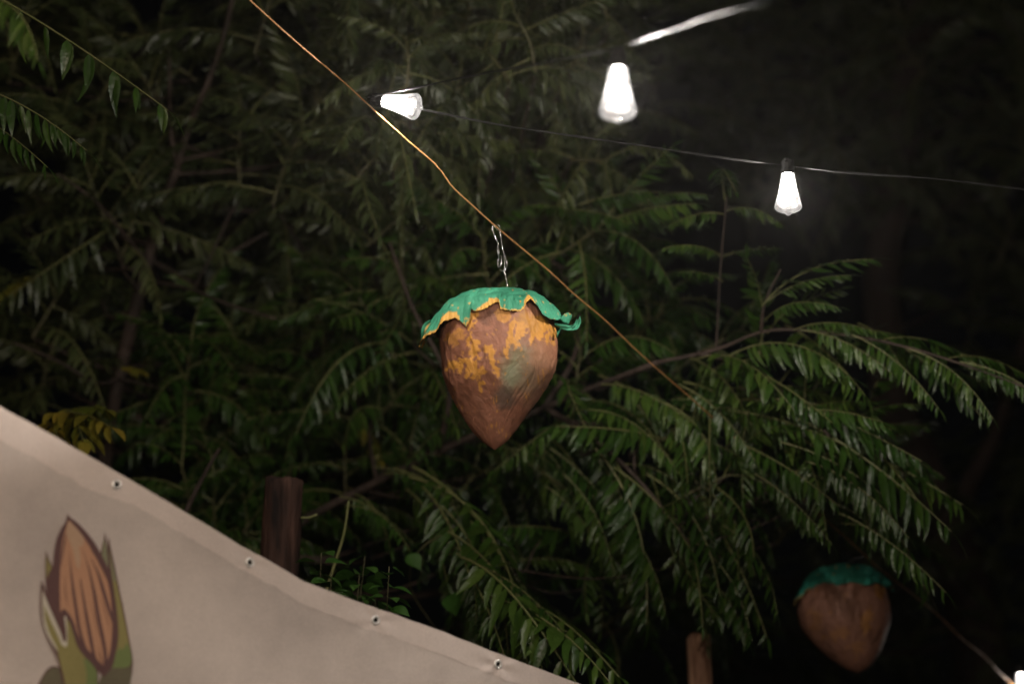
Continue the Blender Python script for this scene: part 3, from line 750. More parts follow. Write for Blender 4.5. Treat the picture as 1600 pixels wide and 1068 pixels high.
# ------------------------------------------------------------------ papier-mache hazelnuts
def paper_mat(name, rough=.6, under=None):
    m, n, out = new_mat(name)
    at = N(n, 'ShaderNodeVertexColor'); at.layer_name = 'paint'
    tc = N(n, 'ShaderNodeTexCoord')
    n1 = N(n, 'ShaderNodeTexNoise'); n1.inputs['Scale'].default_value = 90; n1.inputs['Detail'].default_value = 6; n1.inputs['Roughness'].default_value = .65
    n.links.new(tc.outputs['Object'], n1.inputs['Vector'])
    mr = N(n, 'ShaderNodeMapRange'); mr.inputs[3].default_value = .72; mr.inputs[4].default_value = 1.28
    n.links.new(n1.outputs[0], mr.inputs[0])
    vm = N(n, 'ShaderNodeVectorMath', operation='SCALE'); n.links.new(at.outputs[0], vm.inputs[0]); n.links.new(mr.outputs[0], vm.inputs['Scale'])
    b = principled(n, rough=rough, spec=.35)
    if under:
        gm = N(n, 'ShaderNodeNewGeometry'); mx = N(n, 'ShaderNodeMix', data_type='RGBA')
        n.links.new(gm.outputs['Backfacing'], mx.inputs['Factor']); n.links.new(vm.outputs[0], mx.inputs['A']); mx.inputs['B'].default_value = (*under, 1)
        n.links.new(mx.outputs['Result'], b.inputs['Base Color'])
    else: n.links.new(vm.outputs[0], b.inputs['Base Color'])
    # fine creases
    mp = N(n, 'ShaderNodeMapping'); mp.inputs['Scale'].default_value = (1, 1, .6); n.links.new(tc.outputs['Object'], mp.inputs[0])
    n2 = N(n, 'ShaderNodeTexNoise'); n2.inputs['Scale'].default_value = 14; n2.inputs['Detail'].default_value = 5; n2.inputs['Distortion'].default_value = 1.2
    n.links.new(mp.outputs[0], n2.inputs['Vector'])
    sb = N(n, 'ShaderNodeMath', operation='SUBTRACT'); sb.inputs[1].default_value = .5; n.links.new(n2.outputs[0], sb.inputs[0])
    ab = N(n, 'ShaderNodeMath', operation='ABSOLUTE'); n.links.new(sb.outputs[0], ab.inputs[0])
    bp = N(n, 'ShaderNodeBump'); bp.inputs['Strength'].default_value = .85; bp.inputs['Distance'].default_value = .012
    n.links.new(ab.outputs[0], bp.inputs['Height'])
    bp2 = N(n, 'ShaderNodeBump'); bp2.inputs['Strength'].default_value = .25; bp2.inputs['Distance'].default_value = .002
    n.links.new(n1.outputs[0], bp2.inputs['Height']); n.links.new(bp.outputs[0], bp2.inputs['Normal'])
    n.links.new(bp2.outputs[0], b.inputs['Normal'])
    n.links.new(b.outputs[0], out.inputs[0])
    return m
M['nut_paper'] = paper_mat('painted_paper')
M['cap_paper'] = paper_mat('green_paper', .65, under=(.30, .16, .05))
BROWN = np.array((.205, .080, .044)); BROWN2 = np.array((.265, .116, .069)); YEL = np.array((.48, .222, .042)); GRN = np.array((.17, .155, .085)); GREY = np.array((.11, .075, .055))
def sm(a, b, x):
    t = min(1, max(0, (x - a) / (b - a))); return t * t * (3 - 2 * t)

def nut(name, cpx, ytop, d, prof, patches, label, seed, crease=1.0, wire=True):
    s = WID * d / 1600                                    # metres per photo pixel at this depth
    org = P(cpx, ytop, d)
    root = empty(name, org, label, 'paper hazelnut', 'papier-mache hazelnuts on the orange cord')
    ys = [p[0] for p in prof]; hw = [p[1] for p in prof]; cx = [p[2] for p in prof]
    rows, cols = 190, 280
    yy0 = np.linspace(ys[0], ys[-1], 400); kk = np.exp(-np.linspace(-2, 2, 41) ** 2); kk /= kk.sum()
    hs = np.convolve(np.pad(np.interp(yy0, ys, hw), 20, mode='reflect', reflect_type='odd'), kk, 'valid'); cs = np.convolve(np.pad(np.interp(yy0, ys, cx), 20, mode='edge'), kk, 'valid')
    V, C = [], []
    for i in range(rows + 1):
        t = i / rows; y = ys[0] + (ys[-1] - ys[0]) * t
        h = max(.3, np.interp(y, yy0, hs)); c0 = np.interp(y, yy0, cs)
        for k in range(cols):
            a = 2 * math.pi * k / cols
            u = Vector((math.cos(a), math.sin(a), 0))
            q = Vector((u.x * 1.5, u.y * 1.5, (y - ys[0]) / 90.0 + seed))
            # flat-sided folds: worley-like ridges + twisting long creases
            n1_ = noise.noise(q * 1.3); n2_ = abs(noise.noise(q * 2.1 + Vector((5, 0, 0)))); n3 = abs(noise.noise(Vector((math.cos(a + y * .004) * 3.2, math.sin(a + y * .004) * 3.2, (y - ys[0]) / 160 + seed))))
            n4 = abs(noise.noise(q * 6 + Vector((0, 9, 0))))
            k_ = 1 + crease * (.025 * n1_ - .03 * (0.30 - min(n2_, .30)) - .40 * (.07 - min(n3, .07)) + .006 * n4)
            taper = min(1, h / 40)
            r_ = h * (1 + (k_ - 1) * taper + .012)
            x = c0 - cpx + r_ * u.x; yy = r_ * u.y
            V.append((x * s, yy * s, -(y - ytop) * s))
            # paint
            X = x + cpx; Y = y
            wn = Vector((X * .05, Y * .05, seed + (3 if u.y > 0 else 0)))
            wx = 8 * noise.noise(wn) + 6 * noise.noise(wn * 3.1) + 1.5 * noise.noise(wn * 8); wy = 8 * noise.noise(wn + Vector((9, 9, 9))) + 6 * noise.noise(wn * 3.1 + Vector((9, 9, 9))) + 3 * noise.noise(wn * 8 + Vector((9, 9, 9)))
            m_ = .5 + .5 * noise.noise(Vector((X * .03, Y * .02, seed + 7)))
            col = BROWN * (1 - m_) + BROWN2 * m_
            col = col * (1 + .25 * noise.noise(Vector((X * .11, Y * .09, seed + 2))))
            for (px_, py_, rx, ry, ang, pc, st) in patches:
                ca, sa = math.cos(R(ang)), math.sin(R(ang))
                ex, ey = X + wx - px_, Y + wy - py_
                e = math.hypot((ex * ca + ey * sa) / rx, (-ex * sa + ey * ca) / ry)
                soft = .10 if pc is YEL else .55
                wgt = st * (1 - sm(1 - soft, 1 + soft, e))
                if pc is YEL:
                    wgt *= sm(-.42, -.25, noise.noise(Vector((X * .16, Y * .12, seed + 11))))
                col = col * (1 - wgt) + pc * wgt
            # scattered flecks where the brown has rubbed off
            fl_ = noise.noise(Vector((X * .36, Y * .14, seed + 21))) + .6 * noise.noise(Vector((X * .06, Y * .06, seed + 5)))
            wgt = .6 * sm(.60, .72, fl_); col = col * (1 - wgt) + YEL * wgt
            C.append(col)
    # crumpled paper: the shell is pressed in along random flat planes
    W = np.array([tuple(v) for v in V]); fr_ = np.random.default_rng(int(seed * 10)); h0 = max(hw) * s
    ctr = np.array((0, 0, W[:, 2].min() * .42))
    Gd = W.copy().reshape(rows + 1, cols, 3); tu = np.roll(Gd, -1, axis=1) - np.roll(Gd, 1, axis=1); tv = np.gradient(Gd, axis=0)
    NN = np.cross(tv, tu); NN /= np.linalg.norm(NN, axis=2, keepdims=True) + 1e-9
    if (NN[rows // 2, :, :2] * Gd[rows // 2, :, :2]).sum() < 0: NN = -NN
    for _ in range(int(70 * crease) + 12):
        ri, ci = fr_.integers(int(rows * .12), int(rows * .84)), fr_.integers(cols)
        p_ = Gd[ri, ci]; n_ = NN[ri, ci] + fr_.normal(0, .06, 3); n_ /= np.linalg.norm(n_)
        q_ = p_ - n_ * h0 * fr_.uniform(.002, .013)
        rel = W - ctr; den = rel @ n_; num = float((q_ - ctr) @ n_)
        m_ = den > num
        tw_ = np.clip((W[m_, 2] / W[:, 2].min() - .95) / -.25, 0, 1) * .9
        k_ = 1 + (num / den[m_] - 1) * tw_
        W[m_] = ctr + rel[m_] * k_[:, None]
    R0 = Gd.reshape(-1, 3) - ctr; R1 = W - ctr
    q0 = np.linalg.norm(R1, axis=1) / (np.linalg.norm(R0, axis=1) + 1e-9)
    lim_ = np.where(q0 < .965, .965 - .02 * (1 - np.exp(-(.965 - q0) / .02)), q0)       # paper over a solid form: dents stay shallow
    W = ctr + R0 * (lim_ + .006)[:, None]
    nf = np.array([.0011 * noise.noise(Vector(v) * 55) + .0009 * abs(noise.noise(Vector(v) * 120)) for v in W.tolist()])
    rr_ = np.linalg.norm(W[:, :2], axis=1, keepdims=True) + 1e-6
    W[:, :2] += W[:, :2] / rr_ * nf[:, None] * np.minimum(1, rr_ / .03)
    V = W
    idx = np.arange((rows + 1) * cols).reshape(rows + 1, cols)
    a = idx[:-1]; b = np.roll(idx, -1, axis=1)[:-1]; c_ = np.roll(idx, -1, axis=1)[1:]; d_ = idx[1:]
    F = np.stack([a.ravel(), d_.ravel(), c_.ravel(), b.ravel()], axis=1)
    me = mesh_np('shell', V, F, M['nut_paper'], cols=np.array(C))
    o = bpy.data.objects.new('shell', me); COL.objects.link(o); o.parent = root
    return root, s, org

def crop(x, y): return (620 + x / 2.812, 340 + y / 2.812)
def pt(x, y, rx, ry, ang, c, st=1.0):
    X, Y = crop(x, y); kx = 1.28 if c is YEL else 1.0
    return (X, Y, rx / 2.812 * kx, ry / 2.812 * kx, ang, c, st)
prof1 = [(462, 10, 782), (466, 45, 782), (475, 72, 780), (488, 84, 779), (505, 88, 778), (539, 90, 778.5), (560, 89.5, 780), (585, 85.5, 779), (610, 76, 776.5), (646, 53, 772.5), (674, 34, 772), (690, 20, 773), (698, 11, 773.5), (704, 0.5, 774)]
pat1 = [pt(540, 700, 75, 100, 20, GRN, .85), pt(515, 745, 32, 62, 15, np.array((.25, .26, .16)), .75), pt(600, 720, 60, 120, 25, np.array((.27, .16, .10)), .6), pt(650, 640, 50, 110, 5, np.array((.33, .16, .085)), .55),
        pt(480, 830, 45, 42, 0, GREY, .8),
        pt(280, 684, 36, 24, 0, YEL), pt(345, 672, 17, 62, 8, YEL), pt(350, 725, 30, 24, 0, YEL), pt(425, 690, 15, 68, -22, YEL), pt(524, 558, 28, 46, 10, YEL), pt(640, 520, 50, 44, -10, YEL), pt(585, 500, 50, 50, 0, np.array((.36, .17, .035)), .9), pt(258, 560, 34, 30, 0, YEL, .6), pt(366, 775, 8, 30, 0, YEL), pt(485, 622, 9, 30, 8, YEL), pt(336, 505, 14, 48, 12, YEL), pt(325, 590, 9, 24, 0, YEL), pt(468, 488, 26, 18, 0, YEL, .8), pt(600, 575, 12, 20, 0, YEL),
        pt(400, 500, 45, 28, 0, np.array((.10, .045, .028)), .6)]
nut1, s1, o1 = nut('paper_hazelnut', 780, 460, 5.2, prof1, pat1, 'large paper hazelnut with ragged green collar, hanging in the centre', 3.3)
prof2 = [(886, 8, 1322), (890, 36, 1322), (900, 54, 1320), (918, 64, 1317), (945, 70, 1316.5), (962, 70.5, 1316.5), (980, 66, 1318), (1000, 55, 1321), (1015, 45, 1325), (1030, 31, 1329), (1040, 19, 1332), (1046, 8, 1334), (1048, .5, 1334)]
pat2 = [(1318, 962, 90, 95, 0, np.array((.28, .142, .098)), .8), (1340, 975, 5, 22, 10, YEL, .55), (1366, 925, 8, 16, 0, YEL, .7), (1300, 990, 14, 8, 0, YEL, .3), (1265, 970, 9, 20, 0, YEL, .25), (1330, 1010, 10, 9, 0, YEL, .3)]
nut2, s2, o2 = nut('paper_hazelnut', 1320, 884, 6.8, prof2, pat2, 'smaller, blurred paper hazelnut with teal collar hanging near the bottom right', 8.1, crease=.35)

def cap_(root, s, cpx, ytop, edge, ctrl, seed, green, name='collar', yk=1.0):
    """paper collar: edge(phi)->(r, y); ctrl(phi, re, ye) -> list of (r, y) from apex to edge"""
    cols, rows = 520, 60
    V, C = [], []
    for k in range(cols):
        ph = 2 * math.pi * k / cols
        re, ye = edge(ph)
        cp = ctrl(ph, re, ye)
        sp = spline([Vector((a_, b_, 0)) for a_, b_ in cp], 14)
        ln = [0]
        for i in range(1, len(sp)): ln.append(ln[-1] + (sp[i] - sp[i - 1]).length)
        tot = ln[-1]
        for i in range(rows + 1):
            t = (i / rows) ** .85
            x = np.interp(t * tot, ln, [p.x for p in sp]); y = np.interp(t * tot, ln, [p.y for p in sp])
            q = Vector((math.cos(ph) * x * .03, math.sin(ph) * x * .03, seed))
            wob = (5.5 * abs(noise.noise(q * 1.3)) + 4.0 * abs(noise.noise(q * 2.6)) + 1.6 * abs(noise.noise(q * 6)) + 2.5 * noise.noise(Vector((math.cos(ph) * 3, math.sin(ph) * 3, seed))) * t) * min(1, t * 2)
            r_ = x + wob * (.3 + .7 * t); yy = y - wob * .8 * (1 - t)
            V.append((r_ * math.cos(ph) * s, r_ * math.sin(ph) * s, -(yy - ytop) * s))
            dist = (1 - t) * tot
            X = r_ * math.cos(ph)
            lim = 5 + 9 * noise.noise(Vector((math.cos(ph) * 4, math.sin(ph) * 4, seed + 3))) + 6 * noise.noise(Vector((math.cos(ph) * 13, math.sin(ph) * 13, yy * .12)))
            lim = lim * yk - (1 - yk) * 4
            if X > 60: lim -= 7
            if X < -60: lim += 5
            wy_ = 1 - sm(lim - 1.2, lim + 1.2, dist)
            sp2 = noise.noise(Vector((X * .17, yy * .2, seed + 9))); wy_ = max(wy_, .9 * sm(.55, .6, sp2))
            g_ = green * (1 + .18 * noise.noise(Vector((X * .06, yy * .06, seed))))
            C.append(g_ * (1 - wy_) + np.array((.55, .30, .06)) * wy_)
    idx = np.arange(cols * (rows + 1)).reshape(cols, rows + 1)
    nx = np.roll(idx, -1, axis=0)
    F = np.stack([idx[:, :-1].ravel(), idx[:, 1:].ravel(), nx[:, 1:].ravel(), nx[:, :-1].ravel()], axis=1)
    me = mesh_np(name, V, F, M['cap_paper'], cols=np.array(C))
    o = bpy.data.objects.new(name, me); COL.objects.link(o); o.parent = root
    so = o.modifiers.new('paper', 'SOLIDIFY'); so.thickness = .0008; so.offset = -1
    return o
def ribbon(name, root, d, pts, wds, yel, green):
    c = spline([Vector((x, y, z)) for x, y, z in pts], 6); n_ = len(c); V, C = [], []
    ws = np.interp(np.linspace(0, 1, n_), np.linspace(0, 1, len(wds)), wds)
    for i, p in enumerate(c):
        tg = c[min(i + 1, n_ - 1)] - c[max(i - 1, 0)]; nn = Vector((-tg.y, tg.x, 0)).normalized()
        for k in range(5):
            u = (k / 4 - .5) * ws[i] * (1 + .15 * noise.noise(Vector((i * .6, k, 1))))
            q = p + nn * u
            V.append(P(q.x, q.y, d + q.z + .006 * math.cos(k * 1.5 + i * .2)))
            C.append(np.array((.50, .27, .055)) if k / 4 > 1 - yel else green * (1 + .1 * noise.noise(Vector((i * .5, k * .5, 4)))))
    F = [(i * 5 + k, i * 5 + k + 1, i * 5 + k + 6, i * 5 + k + 5) for i in range(n_ - 1) for k in range(4)]
    o = obj(name, mesh_np(name, V, F, M['cap_paper'], cols=np.array(C)), root)
    so = o.modifiers.new('paper', 'SOLIDIFY'); so.thickness = .0008
EX = [655, 660, 672, 684, 693, 700, 715, 723, 731, 736, 738, 745, 752, 762, 770, 775, 781, 782.5, 790, 812, 818, 822, 828, 838, 846, 856, 870, 885, 900]
EY = [541, 540, 537, 534, 524, 518, 514, 520, 530, 518, 502, 508, 508, 504, 498, 495, 495, 506, 507, 508, 502, 492, 486, 494, 508, 512, 510, 511, 500]
def edge1(ph):
    cx_, sy_ = math.cos(ph), math.sin(ph)
    r0 = 96
    if cx_ < -.6: r0 += (121 - 96) * sm(.6, .98, -cx_)
    if cx_ > .7: r0 += (108 - 96) * sm(.9, .995, cx_)
    x = 780 + r0 * cx_
    if sy_ < 0 or abs(cx_) > .97: y = float(np.interp(x, EX, EY))
    else: y = 516 + 14 * noise.noise(Vector((ph * 5, 1, 0))) + 6 * noise.noise(Vector((ph * 13, 4, 0)))
    return r0, y + 2 * noise.noise(Vector((ph * 40, 0, 0)))
def ctrl1(ph, re, ye):
    cx_ = math.cos(ph)
    if cx_ > .9:
        w_ = sm(.9, .985, cx_)
        a_ = [(0, 459), (35, 459.5), (60, 464), (78, 475), (re - 7, (475 + ye) / 2), (re - 2, ye - 6), (re, ye)]
        b_ = [(0, 459), (35, 459.5), (60, 464), (80, 480), (98, 503), (re - 6, 510), (re, 494)]
        return [(p[0] * (1 - w_) + q[0] * w_, p[1] * (1 - w_) + q[1] * w_) for p, q in zip(a_, b_)]
    return [(0, 459), (35, 459.5), (60, 465), (78, 476), ((78 + re) / 2 + 4, (476 + ye) / 2 - 2), (re, ye)]
cap_(nut1, s1, 780, 460, edge1, ctrl1, 2.2, np.array((.040, .235, .135)))
gc = np.array((.040, .235, .135))
ribbon('torn_flap', nut1, 5.19, [(657, 541, -.01), (661, 528, -.02), (663, 514, -.03), (670, 505, -.02), (684, 502, 0)], [2, 7, 9, 8, 3], .3, gc)
ribbon('torn_flap', nut1, 5.15, [(866, 506, 0), (879, 510, -.01), (891, 512, -.01), (900, 510, 0), (905, 503, .01), (906, 494, .01)], [4, 8, 7, 8, 6, 1], .0, gc)
ribbon('torn_flap', nut1, 5.10, [(893, 512, 0), (899, 506, 0), (901, 499, 0)], [5, 4, 1], .0, gc)
def edge2(ph):
    cx_ = math.cos(ph)
    r0 = 68 + 12 * sm(.75, 1, -cx_) + 3 * sm(.8, 1, cx_)
    y = 914 + 4 * noise.noise(Vector((ph * 6, 3, 0))) + 5 * abs((ph * 3.2) % 2 - 1) + 26 * sm(.8, 1, -cx_) + 2 * sm(.8, 1, cx_)
    return r0, y
def ctrl2(ph, re, ye): return [(0, 883), (25, 884), (44, 891), (56, 901), ((56 + re) / 2 + 2, (901 + ye) / 2), (re, ye)]
cap_(nut2, s2, 1320, 884, edge2, ctrl2, 6.6, np.array((.030, .24, .175)), yk=.15)

# silver hanging wire of the big hazelnut, thread of the small one
def wire_obj(name, runs, mat, label, d, cat='wire'):
    parts = []
    for pts, r_ in runs: parts.append(tube(spline([P(x, y, d + dz) for x, y, dz in pts], 6), r_, 6))
    V, F = merge(parts); o = obj(name, mesh_np(name, V, F, mat)); tag(o, label, cat); return o
wire_obj('hanging_wire', [
    ([(776, 350, .006), (779, 352, .008), (781, 357, 0), (777, 359, -.006), (773, 354, 0), (770, 352, .002), (770.5, 361, .002), (773, 369, 0), (777, 377, -.004), (778, 384, .004), (779.5, 395, -.003), (779, 405, .004), (777.5, 412, 0), (779, 417, -.004), (781.5, 415, 0), (783.5, 405, .002), (783, 399, 0)], .0008),
    ([(773, 369, 0), (775.5, 374, .004), (778, 381, -.003), (777, 388, .003), (779, 398, 0)], .0007),
    ([(781, 358, 0), (783, 375, 0), (785, 388, .003), (789, 400, 0), (792, 412, -.003), (791, 419, 0), (786, 423, .003), (781, 421, 0)], .0007),
    ([(787.5, 399, 0), (788.5, 415, .002), (788, 424, 0), (791, 435, 0), (792, 449, -.003), (789, 454, 0), (785, 461, 0)], .0007)],
    M['silver_wire'], 'thin silver wire with twisted loops holding the big hazelnut to the cord', 5.2)
wire_obj('hanging_wire', [([(1352, 866, 0), (1338, 872, 0), (1324, 878, 0), (1321, 888, 0)], .0010)], M['silver_wire'], 'short wire tying the smaller hazelnut to the orange cord', 6.8)

# ------------------------------------------------------------------ banner
TX = [-260, -150, 0, 60, 168, 273, 360, 420, 472, 510, 585, 697, 772, 904, 1040]
TY = [478, 547, 635, 668, 729, 790, 842, 876, 907, 922, 949, 988, 1018, 1068, 1117]
bA = P(0, 635, 3.8); bB = P(904, 1068, 4.4)
bN = (bB - bA).cross(Vector((0, 0, 1))).normalized()
if bN.dot(FW) > 0: bN = -bN                     # towards the camera
def onb(px, py, off=0.0):
    r_ = ray(px, py); t = (bA - CAM_POS).dot(bN) / r_.dot(bN)
    return CAM_POS + r_ * t + bN * off
def wr(px, py):
    """gentle folds, none under the printed hazelnut"""
    dd = math.hypot((px - 135) / 190, (py - 980) / 230); k = sm(.95, 1.5, dd)
    top = float(np.interp(px, TX, TY)); q = (py - top)
    f = .006 * noise.noise(Vector((px * .006, py * .004, 0))) + .003 * noise.noise(Vector((px * .02, py * .008, 3))) 
    e = .0025 * noise.noise(Vector((px * .03, 0, 7))) * math.exp(-q / 40)
    for ex_, ey_ in ((182, 757), (391, 878), (587, 968), (779, 1037)):      # cloth drawn in round each eyelet
        dx_, dy_ = px - ex_, py - ey_; rr_ = math.hypot(dx_, dy_)
        if rr_ < 120: e += (-.0022 * math.exp(-(rr_ / 22) ** 2) + .0016 * math.cos(5 * math.atan2(dy_, dx_) + ex_) * math.exp(-(rr_ / 45) ** 2) * min(1, rr_ / 14))
    return k * (f + e)
cloth_root = empty('fabric_banner', onb(300, 1200), 'pale beige banner with a printed hazelnut and metal eyelets along its sloping top', 'banner')
def banner_mat(name, c1, c2, hem=False):
    m, n, out = new_mat(name)
    tc = N(n, 'ShaderNodeTexCoord')
    no = N(n, 'ShaderNodeTexNoise'); no.inputs['Scale'].default_value = 3.0; no.inputs['Detail'].default_value = 6; no.inputs['Roughness'].default_value = .6
    n.links.new(tc.outputs['Object'], no.inputs['Vector'])
    r = ramp(n, [(.35, c1), (.68, c2)]); n.links.new(no.outputs[0], r.inputs[0])
    b = principled(n, rough=.7, spec=.2)
    src = r.outputs[0]
    no3 = N(n, 'ShaderNodeTexNoise'); no3.inputs['Scale'].default_value = 420; no3.inputs['Detail'].default_value = 2
    n.links.new(tc.outputs['Object'], no3.inputs['Vector'])
    mr = N(n, 'ShaderNodeMapRange'); mr.inputs[3].default_value = .74; mr.inputs[4].default_value = 1.26; n.links.new(no3.outputs[0], mr.inputs[0])
    vm = N(n, 'ShaderNodeVectorMath', operation='SCALE'); n.links.new(src, vm.inputs[0]); n.links.new(mr.outputs[0], vm.inputs['Scale'])
    n.links.new(vm.outputs[0], b.inputs['Base Color'])
    # woven scrim
    mp = N(n, 'ShaderNodeMapping'); mp.inputs['Rotation'].default_value = (0, 0, 0); n.links.new(tc.outputs['Object'], mp.inputs[0])
    wv = N(n, 'ShaderNodeTexWave', wave_type='BANDS', bands_direction='Z'); wv.inputs['Scale'].default_value = 130; wv.inputs['Distortion'].default_value = .4
    wv2 = N(n, 'ShaderNodeTexWave', wave_type='BANDS', bands_direction='X'); wv2.inputs['Scale'].default_value = 130; wv2.inputs['Distortion'].default_value = .4
    n.links.new(mp.outputs[0], wv.inputs[0]); n.links.new(mp.outputs[0], wv2.inputs[0])
    ad = N(n, 'ShaderNodeMath', operation='ADD'); n.links.new(wv.outputs[1], ad.inputs[0]); n.links.new(wv2.outputs[1], ad.inputs[1])
    bp = N(n, 'ShaderNodeBump'); bp.inputs['Strength'].default_value = .35; bp.inputs['Distance'].default_value = .001
    n.links.new(ad.outputs[0], bp.inputs['Height'])
    no4 = N(n, 'ShaderNodeTexNoise'); no4.inputs['Scale'].default_value = 9; no4.inputs['Detail'].default_value = 4; n.links.new(tc.outputs['Object'], no4.inputs['Vector'])
    bp2 = N(n, 'ShaderNodeBump'); bp2.inputs['Strength'].default_value = .25; bp2.inputs['Distance'].default_value = .02
    n.links.new(no4.outputs[0], bp2.inputs['Height']); n.links.new(bp.outputs[0], bp2.inputs['Normal'])
    n.links.new(bp2.outputs[0], b.inputs['Normal'])
    n.links.new(b.outputs[0], out.inputs[0])
    return m
M['banner'] = banner_mat('banner_fabric', (.42, .365, .335), (.60, .525, .478))
M['hem'] = banner_mat('banner_hem', (.55, .475, .435), (.67, .58, .53))
def sheet(xs, fy0, fy1, rows, off, name, mat, parent, thick=.0012):
    V, F = [], []
    for x in xs:
        y0, y1 = fy0(x), fy1(x)
        for j in range(rows + 1):
            y = y0 + (y1 - y0) * j / rows
            V.append(onb(x, y, off + wr(x, y)))
    nn = rows + 1
    for i in range(len(xs) - 1):
        for j in range(rows):
            a = i * nn + j; F.append((a, a + 1, a + 1 + nn, a + nn))
    o = obj(name, mesh_np(name, V, F, mat), parent)
    if thick: so = o.modifiers.new('thick', 'SOLIDIFY'); so.thickness = thick; so.offset = -1
    return o
xs = list(np.linspace(-260, 1040, 330))
ftop = lambda x: float(np.interp(x, TX, TY)) + .8 * noise.noise(Vector((x * .03, 0, 0)))
sheet(xs, ftop, lambda x: 1900, 200, 0.0, 'cloth', M['banner'], cloth_root)
def hemw(x): return (46 if x < 130 else 46 - 14 * sm(130, 220, x)) + 3.5 * noise.noise(Vector((x * .05, 0, 5))) + 1.5 * noise.noise(Vector((x * .2, 0, 5))) + (6 if 60 < x < 110 else 0) * 0
sheet(xs, lambda x: ftop(x) - .6, lambda x: ftop(x) + hemw(x) * 1.12, 10, .0006, 'hem', M['hem'], cloth_root, 0)

# eyelets
ring = []
for r_, z_ in ((.0046, .0), (.0052, .0018), (.0072, .0030), (.0094, .0022), (.0108, .0)): ring.append((r_, z_))
Vr, Fr = lathe(ring, 24); me_ring = mesh_np('eyelet', Vr, Fr, M['brass_eye'])
Vh, Fh = lathe([(.0001, .0003), (.0048, .0003), (.0052, .0016)], 20); me_shade_disc = mesh_np('hole', Vh, Fh, M['dark_hole'])  # dark disc stands in for the shade of the open eyelet
cloth_inv = Matrix.Translation(-Vector(cloth_root.location))
for x, y in ((182, 757), (391, 878), (587, 968), (779, 1037), (-70, 600)):
    p = onb(x, y, .0010 + wr(x, y))
    up_ = Vector((0, 0, 1)); zx = bN; xx = up_.cross(zx).normalized(); yy_ = zx.cross(xx)
    mt = Matrix((xx, yy_, zx)).transposed().to_4x4(); mt.translation = p
    o = bpy.data.objects.new('eyelet', me_ring); COL.objects.link(o); o.parent = cloth_root; o.matrix_parent_inverse = cloth_inv; o.matrix_basis = mt
    h = bpy.data.objects.new('eyelet_hole', me_shade_disc); COL.objects.link(h); h.parent = o

# printed hazelnut (flat print on the cloth)
def pr(x, y, off): return onb(x / 3.707, 780 + y / 3.707, off)
def flat_mat(name, c): return banner_mat(name, tuple(v * .94 for v in c), tuple(v * 1.16 for v in c))
INK = {'dark': flat_mat('ink_dark', (.115, .062, .060)), 'orange': flat_mat('ink_orange', (.43, .235, .145)), 'tan': flat_mat('ink_tan', (.43, .29, .195)),
       'green': flat_mat('ink_green', (.245, .215, .085)), 'green2': flat_mat('ink_midgreen', (.16, .20, .075)), 'olive': flat_mat('ink_olive', (.13, .115, .075)), 'pale': flat_mat('ink_pale', (.50, .46, .38)), 'sage': flat_mat('ink_sage', (.21, .21, .13))}
layers = []
def poly(pts, ink, smooth=True):
    if smooth:
        q = []
        n_ = len(pts)
        for i in range(n_):
            p0, p1, p2, p3 = (Vector(pts[(i + k) % n_]).to_3d() for k in (-1, 0, 1, 2))
            # keep sharp corners
            for j in range(4):
                t = j / 4
                def tanv(a, b, c):
                    u = (b - a); v = (c - b)
                    if u.length < 1e-6 or v.length < 1e-6: return Vector((0, 0, 0))
                    return (c - a) * .5 if u.normalized().dot(v.normalized()) > .55 else Vector((0, 0, 0))
                m0, m1 = tanv(p0, p1, p2), tanv(p1, p2, p3)
                h = (2 * t ** 3 - 3 * t * t + 1) * p1 + (t ** 3 - 2 * t * t + t) * m0 + (-2 * t ** 3 + 3 * t * t) * p2 + (t ** 3 - t * t) * m1
                q.append((h.x, h.y))
        pts = q
    layers.append((pts, ink))
def stroke(pts, wmax, ink, w0=.1, w1=.3):
    c = spline([Vector((x, y, 0)) for x, y in pts], 6); n_ = len(c); L, Rr = [], []
    for i, p in enumerate(c):
        t = i / (n_ - 1); tg = (c[min(i + 1, n_ - 1)] - c[max(i - 1, 0)]).normalized(); nn = Vector((-tg.y, tg.x, 0))
        wv = wmax * .5 * (w0 + (1 - w0) * sm(0, .5, t)) * (1 if t < .6 else (1 - (1 - w1) * sm(.6, 1, t)))
        L.append((p.x + nn.x * wv, p.y + nn.y * wv)); Rr.append((p.x - nn.x * wv, p.y - nn.y * wv))
    layers.append((L + Rr[::-1], ink))
# right spikes and right husk
poly([(605, 188), (598, 235), (580, 325), (612, 390), (632, 440), (634, 400), (624, 300)], 'dark')
poly([(604, 225), (588, 322), (612, 375), (626, 405), (618, 300)], 'sage')
poly([(626, 212), (640, 280), (665, 395), (692, 530), (718, 650), (742, 780), (764, 900), (767, 960), (752, 1050), (700, 1140), (590, 1140), (600, 1020), (640, 960), (660, 800), (640, 560), (632, 430), (621, 300)], 'dark')
poly([(630, 245), (640, 320), (662, 425), (688, 550), (713, 670), (737, 790), (757, 895), (758, 945), (730, 972), (635, 972), (665, 900), (680, 830), (684, 760), (676, 650), (655, 500), (638, 380)], 'green')
poly([(630, 245), (640, 320), (656, 400), (668, 470), (655, 470), (642, 400)], 'sage')
poly([(686, 858), (705, 868), (722, 850), (732, 825), (745, 850), (757, 895), (758, 945), (730, 972), (635, 972), (665, 900)], 'green2')
poly([(600, 985), (640, 975), (735, 976), (758, 955), (756, 1040), (735, 1140), (540, 1140)], 'olive')
